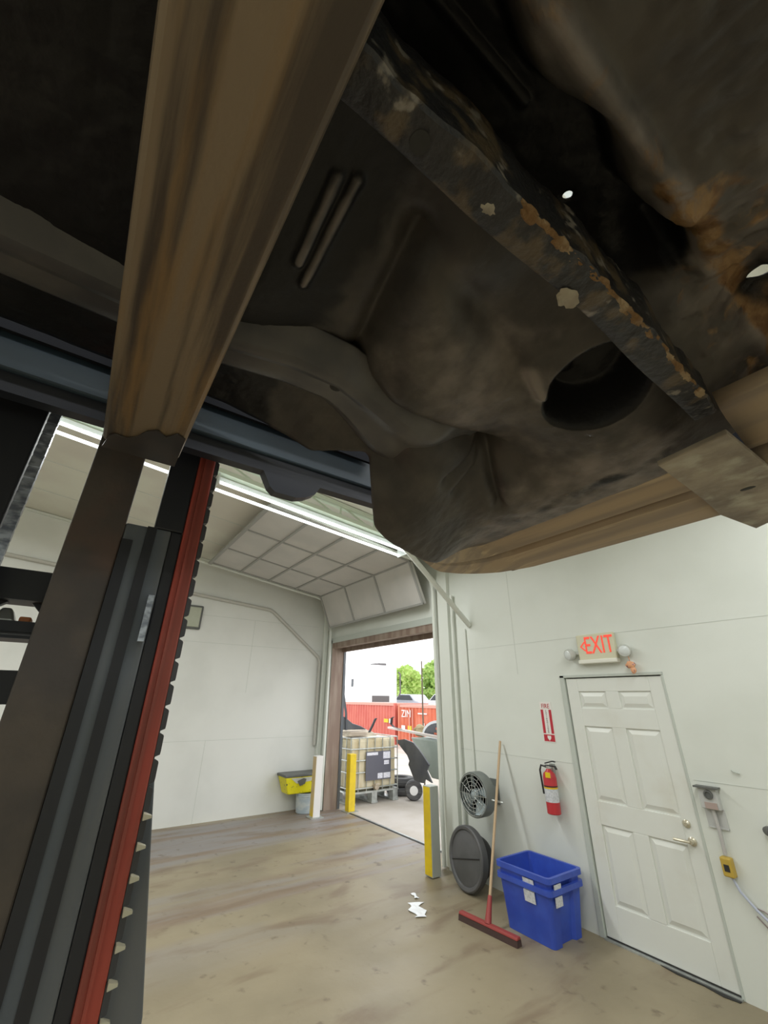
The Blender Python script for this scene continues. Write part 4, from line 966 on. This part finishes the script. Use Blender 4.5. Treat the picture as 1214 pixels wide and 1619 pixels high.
# black sheet draped on the hopper's side
t = MB()
pts = [(-8.05, 1.02), (-7.65, .78), (-7.57, .69), (-7.61, .62), (-7.39, .385), (-7.22, .37), (-7.05, .383), (-7.00, .46), (-6.80, .42), (-6.95, .60), (-6.87, .70), (-7.03, .82), (-7.20, .925), (-7.42, 1.025), (-7.75, 1.06)]
t.prism([(x, 5.90+.05*math.sin(x*3), z) for x, z in pts], (0, .03, 0)); tag(obj('black_sheet', t, 'sheetblack'), 'torn black plastic sheet hanging in front of the pale green hopper', 'sheet')
t = MB(); P = []
for k in range(13):
    a = PI*k/12; P.append((-7.28+.55*math.cos(a), 6.5, 1.10+.32*math.sin(a)))
Q = [(-7.28+.49*math.cos(PI*k/12), 6.5, 1.10+.27*math.sin(PI*k/12)) for k in range(13)]
ar = thing('wheel_arch', 'black wheel arch cover with a pale edge lying on the hopper', 'wheel arch', (-7.0, 6.5, 1.08))
t.prism(Q, (0, .2, 0)); obj('cover', t, 'sheetblack', ar)
t = MB()
for a, b_, c, d_ in zip(P, P[1:], Q[1:], Q): t.prism([a, b_, c, d_], (0, .22, 0))
obj('edge', t, 'carwhite', ar)
t = MB(); t.box(-7.36, -7.12, 6.488, 6.499, 1.24, 1.285); obj('orange_slot', t, 'contorange', ar); t = MB(); t.box(-7.42, -7.24, 6.488, 6.499, 1.15, 1.185); obj('orange_slot', t, 'contorange', ar)
t = MB(); t.blob((-8.02, 6.62, 1.19), .15, 3, .4, 2, 4, (1, .9, .75)); tag(obj('olive_bundle', t, 'mossy', smooth=True), 'olive brown bundle heaped on the hopper rim', 'bundle')
strip('hooked_strip', 'curved black rubber strip hooked over the hopper rim', [(-8.34, 6.33, 1.207), (-8.40, 6.28, 1.215), (-8.50, 6.22, 1.24), (-8.58, 6.2, 1.30), (-8.56, 6.2, 1.42), (-8.48, 6.2, 1.45)], .025, .03, 'black')
pipe('yard_pole', 'thin dark pole standing behind the hopper', [(-8.62, 7.2, 0.0), (-8.62, 7.2, 2.72)], .018, 'bark', 'pole')

# containers
def container(x0, x1, y0, y1, z0, z1, m, label, letters=None):
    root = thing('shipping_container', label, 'shipping container', ((x0+x1)/2, (y0+y1)/2, z0), 'shipping containers in the yard')
    t = MB(); n = int((x1-x0)/.28)
    pts = []
    for i in range(n):
        a = x0+(x1-x0)*i/n; s_ = (x1-x0)/n
        pts += [(a, y0), (a+s_*.35, y0), (a+s_*.5, y0+.04), (a+s_*.85, y0+.04)]
    pts += [(x1, y0), (x1, y1), (x0, y1)]
    t.prism([(x, y, z0) for x, y in pts], (0, 0, z1-z0)); obj('walls', t, m, root)
    t = MB(); t.box(x0-.03, x1+.03, y0-.03, y1, z1-.08, z1+.05); t.box(x0-.03, x1+.03, y0-.03, y0+.05, z0, z0+.15); obj('rail', t, 'contrim', root)
    t = MB()
    for x in (x0-.04, x1-.10): t.box(x, x+.14, y0-.04, y0+.1, z0, z1+.05)
    obj('corner_post', t, m, root)
    return root
ZB, ZT = -.42, 1.56
c1 = container(-27.5, -20.35, 15.0, 17.4, ZB, ZT, 'contred', 'faded red shipping container at the left of the yard')
c2 = container(-20.0, -14.0, 15.0, 17.4, ZB, ZT-.06, 'contorange', 'orange-red shipping container with white ZIM lettering')
for (x0, x1, z0, z1, m) in ((-21.35, -20.95, .62, .80, 'yellow'), (-20.85, -20.6, .60, .82, 'signwhite')):
    t = MB(); t.box(x0, x1, 14.94, 14.965, z0, z1); obj('decal', t, m, c1)
text_obj('lettering', 'ZIM', .50, facing_front(-19.30, 14.95, 1.10), 'signwhite', c2, .005, 1.0)
for (x0, x1, z0, z1, m) in ((-19.7, -19.4, .30, .55, 'signwhite'), (-19.15, -18.85, .28, .55, 'yellow'), (-18.3, -17.6, 1.12, 1.18, 'signwhite'), (-17.95, -17.8, .60, .72, 'signwhite'), (-17.95, -17.8, .33, .45, 'signwhite'), (-16.2, -15.6, 1.12, 1.2, 'signwhite')):
    t = MB(); t.box(x0, x1, 14.94, 14.965, z0, z1); obj('decal', t, m, c2)
t = MB()
for x in (-19.0, -18.75): t.cyl((x, 14.95, ZB+.2), (x, 14.95, ZT-.2), .03, 6)
obj('locking_bar', t, 'contrim', c2)
# white truck beyond
tk = thing('box_truck', 'overexposed white truck standing behind the containers', 'truck', (-30, 20.5, .3))
t = MB(); t.box(-38.0, -29.6, 19.5, 22.0, 1.55, 4.35); obj('body', t, 'truckwhite', tk, bev=.05)
t = MB(); t.box(-32.75, -32.45, 19.47, 19.5, 2.75, 3.35); obj('side_window', t, 'glass', tk)
t = MB(); t.box(-29.6, -29.56, 19.75, 21.75, 3.1, 4.0); obj('windshield', t, 'lens', tk)
t = MB(); t.box(-29.6, -29.55, 19.55, 21.2, 1.6, 2.05); obj('grille', t, 'truckdark', tk)
t = MB(); t.box(-37.8, -29.8, 19.7, 21.8, 1.25, 1.55); obj('frame', t, 'truckdark', tk)
t = MB(); t.tube([(-29.5, 22.1, 3.9), (-29.4, 22.2, 3.7), (-29.4, 22.2, 2.3), (-29.5, 22.1, 2.0)], .06, 8); obj('mirror_arm', t, 'truckdark', tk)
t = MB(); t.box(-31.2, -30.0, 20.4, 21.2, 4.35, 4.55); obj('roof_vent', t, 'truckdark', tk)
for x in (-36.5, -31.5):
    for y in (19.5, 21.5): t = MB(); t.lathe([(.25, 0), (.58, .03), (.6, .08), (.6, .25), (.58, .3), (.25, .33)], (x, y, .95), (0, 1, 0), 24); obj('wheel', t, 'rubber', tk, smooth=True)
# parked cars
def car(x, y, z, m, label):
    root = thing('parked_car', label, 'car', (x, y, z), 'parked cars beyond the containers')
    t = MB(); t.prism([(x-2.1, y, z+.35), (x+2.1, y, z+.35), (x+2.15, y, z+.8), (x+1.3, y, z+.95), (x+.7, y, z+1.42), (x-.9, y, z+1.45), (x-1.6, y, z+.98), (x-2.15, y, z+.9)], (0, 1.7, 0)); obj('body', t, m, root, bev=.08)
    t = MB(); t.prism([(x+1.1, y-.01, z+.96), (x+.65, y-.01, z+1.36), (x-.85, y-.01, z+1.38), (x-1.4, y-.01, z+.98)], (0, .012, 0)); obj('window', t, 'glass', root)
    for dx in (-1.35, 1.35): t = MB(); t.lathe([(.2, 0), (.31, .02), (.32, .1), (.31, .2), (.2, .2)], (x+dx, y-.02, z+.325), (0, 1, 0), 20); obj('wheel', t, 'rubber', root, smooth=True)
gz = lambda y: .35+.25*(y-22.5)/37.5
for (x, y, m, l) in ((-31.1, 24, 'carblue', 'blue-grey parked car above the container with ZIM lettering'), (-26.6, 24.2, 'carwhite', 'white parked car at the right edge of the vehicle opening')):
    car(x, y, gz(y)+.42, m, l)
# berm under the cars
t = MB(); t.prism([(-46, 22.8, .3), (-46, 23.2, .78), (-46, 30.5, .85), (-46, 31, .3)], (26, 0, 0)); o = obj('gravel_bank', t, 'concrete'); o['kind'] = 'structure'
# trees
for i, (x, y, hgt, r, m, l) in enumerate(((-51.3, 40, 6.0, 2.3, 'leaf', 'pale green tree left of the thin yard pole'), (-53.6, 46.5, 7.2, 2.6, 'leafdark', 'mid green tree right of the thin yard pole'), (-57.5, 43.5, 4.6, 1.8, 'leafdark', 'low green tree next to the white truck'))):
    root = thing('tree', l, 'tree', (x, y, .45), 'trees beyond the yard')
    t = MB()
    for k_ in range(30):
        a = random.random()*2*PI; rr = r*random.random()**.5; zz = .45+hgt*(.12+.78*random.random()); sc = 1-.55*max(0, (zz-.45)/hgt-.4)
        t.blob((x+rr*sc*math.cos(a), y+rr*sc*.7*math.sin(a), zz), .55+.5*random.random(), 3, .7, 4, k_+i*20, (1, 1, .9))
    obj('crown', t, m, root)
    t = MB(); t.cyl((x, y, .4), (x, y, .45+hgt*.6), .16, 8, .08); obj('trunk', t, 'bark', root)

# ------------------------------------------------------------------ light, camera, view
wd = bpy.data.worlds.new('World'); bpy.context.scene.world = wd; wd.use_nodes = True
bg = wd.node_tree.nodes['Background']; bg.inputs['Color'].default_value = (.96, .98, 1, 1); bg.inputs['Strength'].default_value = 2.3

cam_d = bpy.data.cameras.new('camera'); cam = bpy.data.objects.new('camera', cam_d); C.objects.link(cam)
f_px, pitch, yaw, roll, ch_ = 645.96, .42904, .96483, .010746, 1.8226
Fv = Vector((-math.sin(yaw)*math.cos(pitch), math.cos(yaw)*math.cos(pitch), math.sin(pitch)))
Rt = Vector((math.cos(yaw), math.sin(yaw), 0)); Uv = Rt.cross(Fv)
r_ = Rt*math.cos(roll)+Uv*math.sin(roll); u_ = -Rt*math.sin(roll)+Uv*math.cos(roll)
cam.matrix_world = Matrix(((r_.x, u_.x, -Fv.x, 0), (r_.y, u_.y, -Fv.y, 0), (r_.z, u_.z, -Fv.z, ch_), (0, 0, 0, 1)))
cam_d.sensor_fit = 'VERTICAL'; cam_d.sensor_height = 24; cam_d.lens = f_px/1619*24
cam_d.clip_start = .01; cam_d.clip_end = 300
sc = bpy.context.scene; sc.camera = cam
sc.view_settings.view_transform = 'Standard'; sc.view_settings.look = 'None'; sc.view_settings.exposure = 0; sc.view_settings.gamma = 1
sc.view_settings.use_curve_mapping = False
sc.cycles.max_bounces = 10; sc.cycles.diffuse_bounces = 6; sc.cycles.use_denoising = True
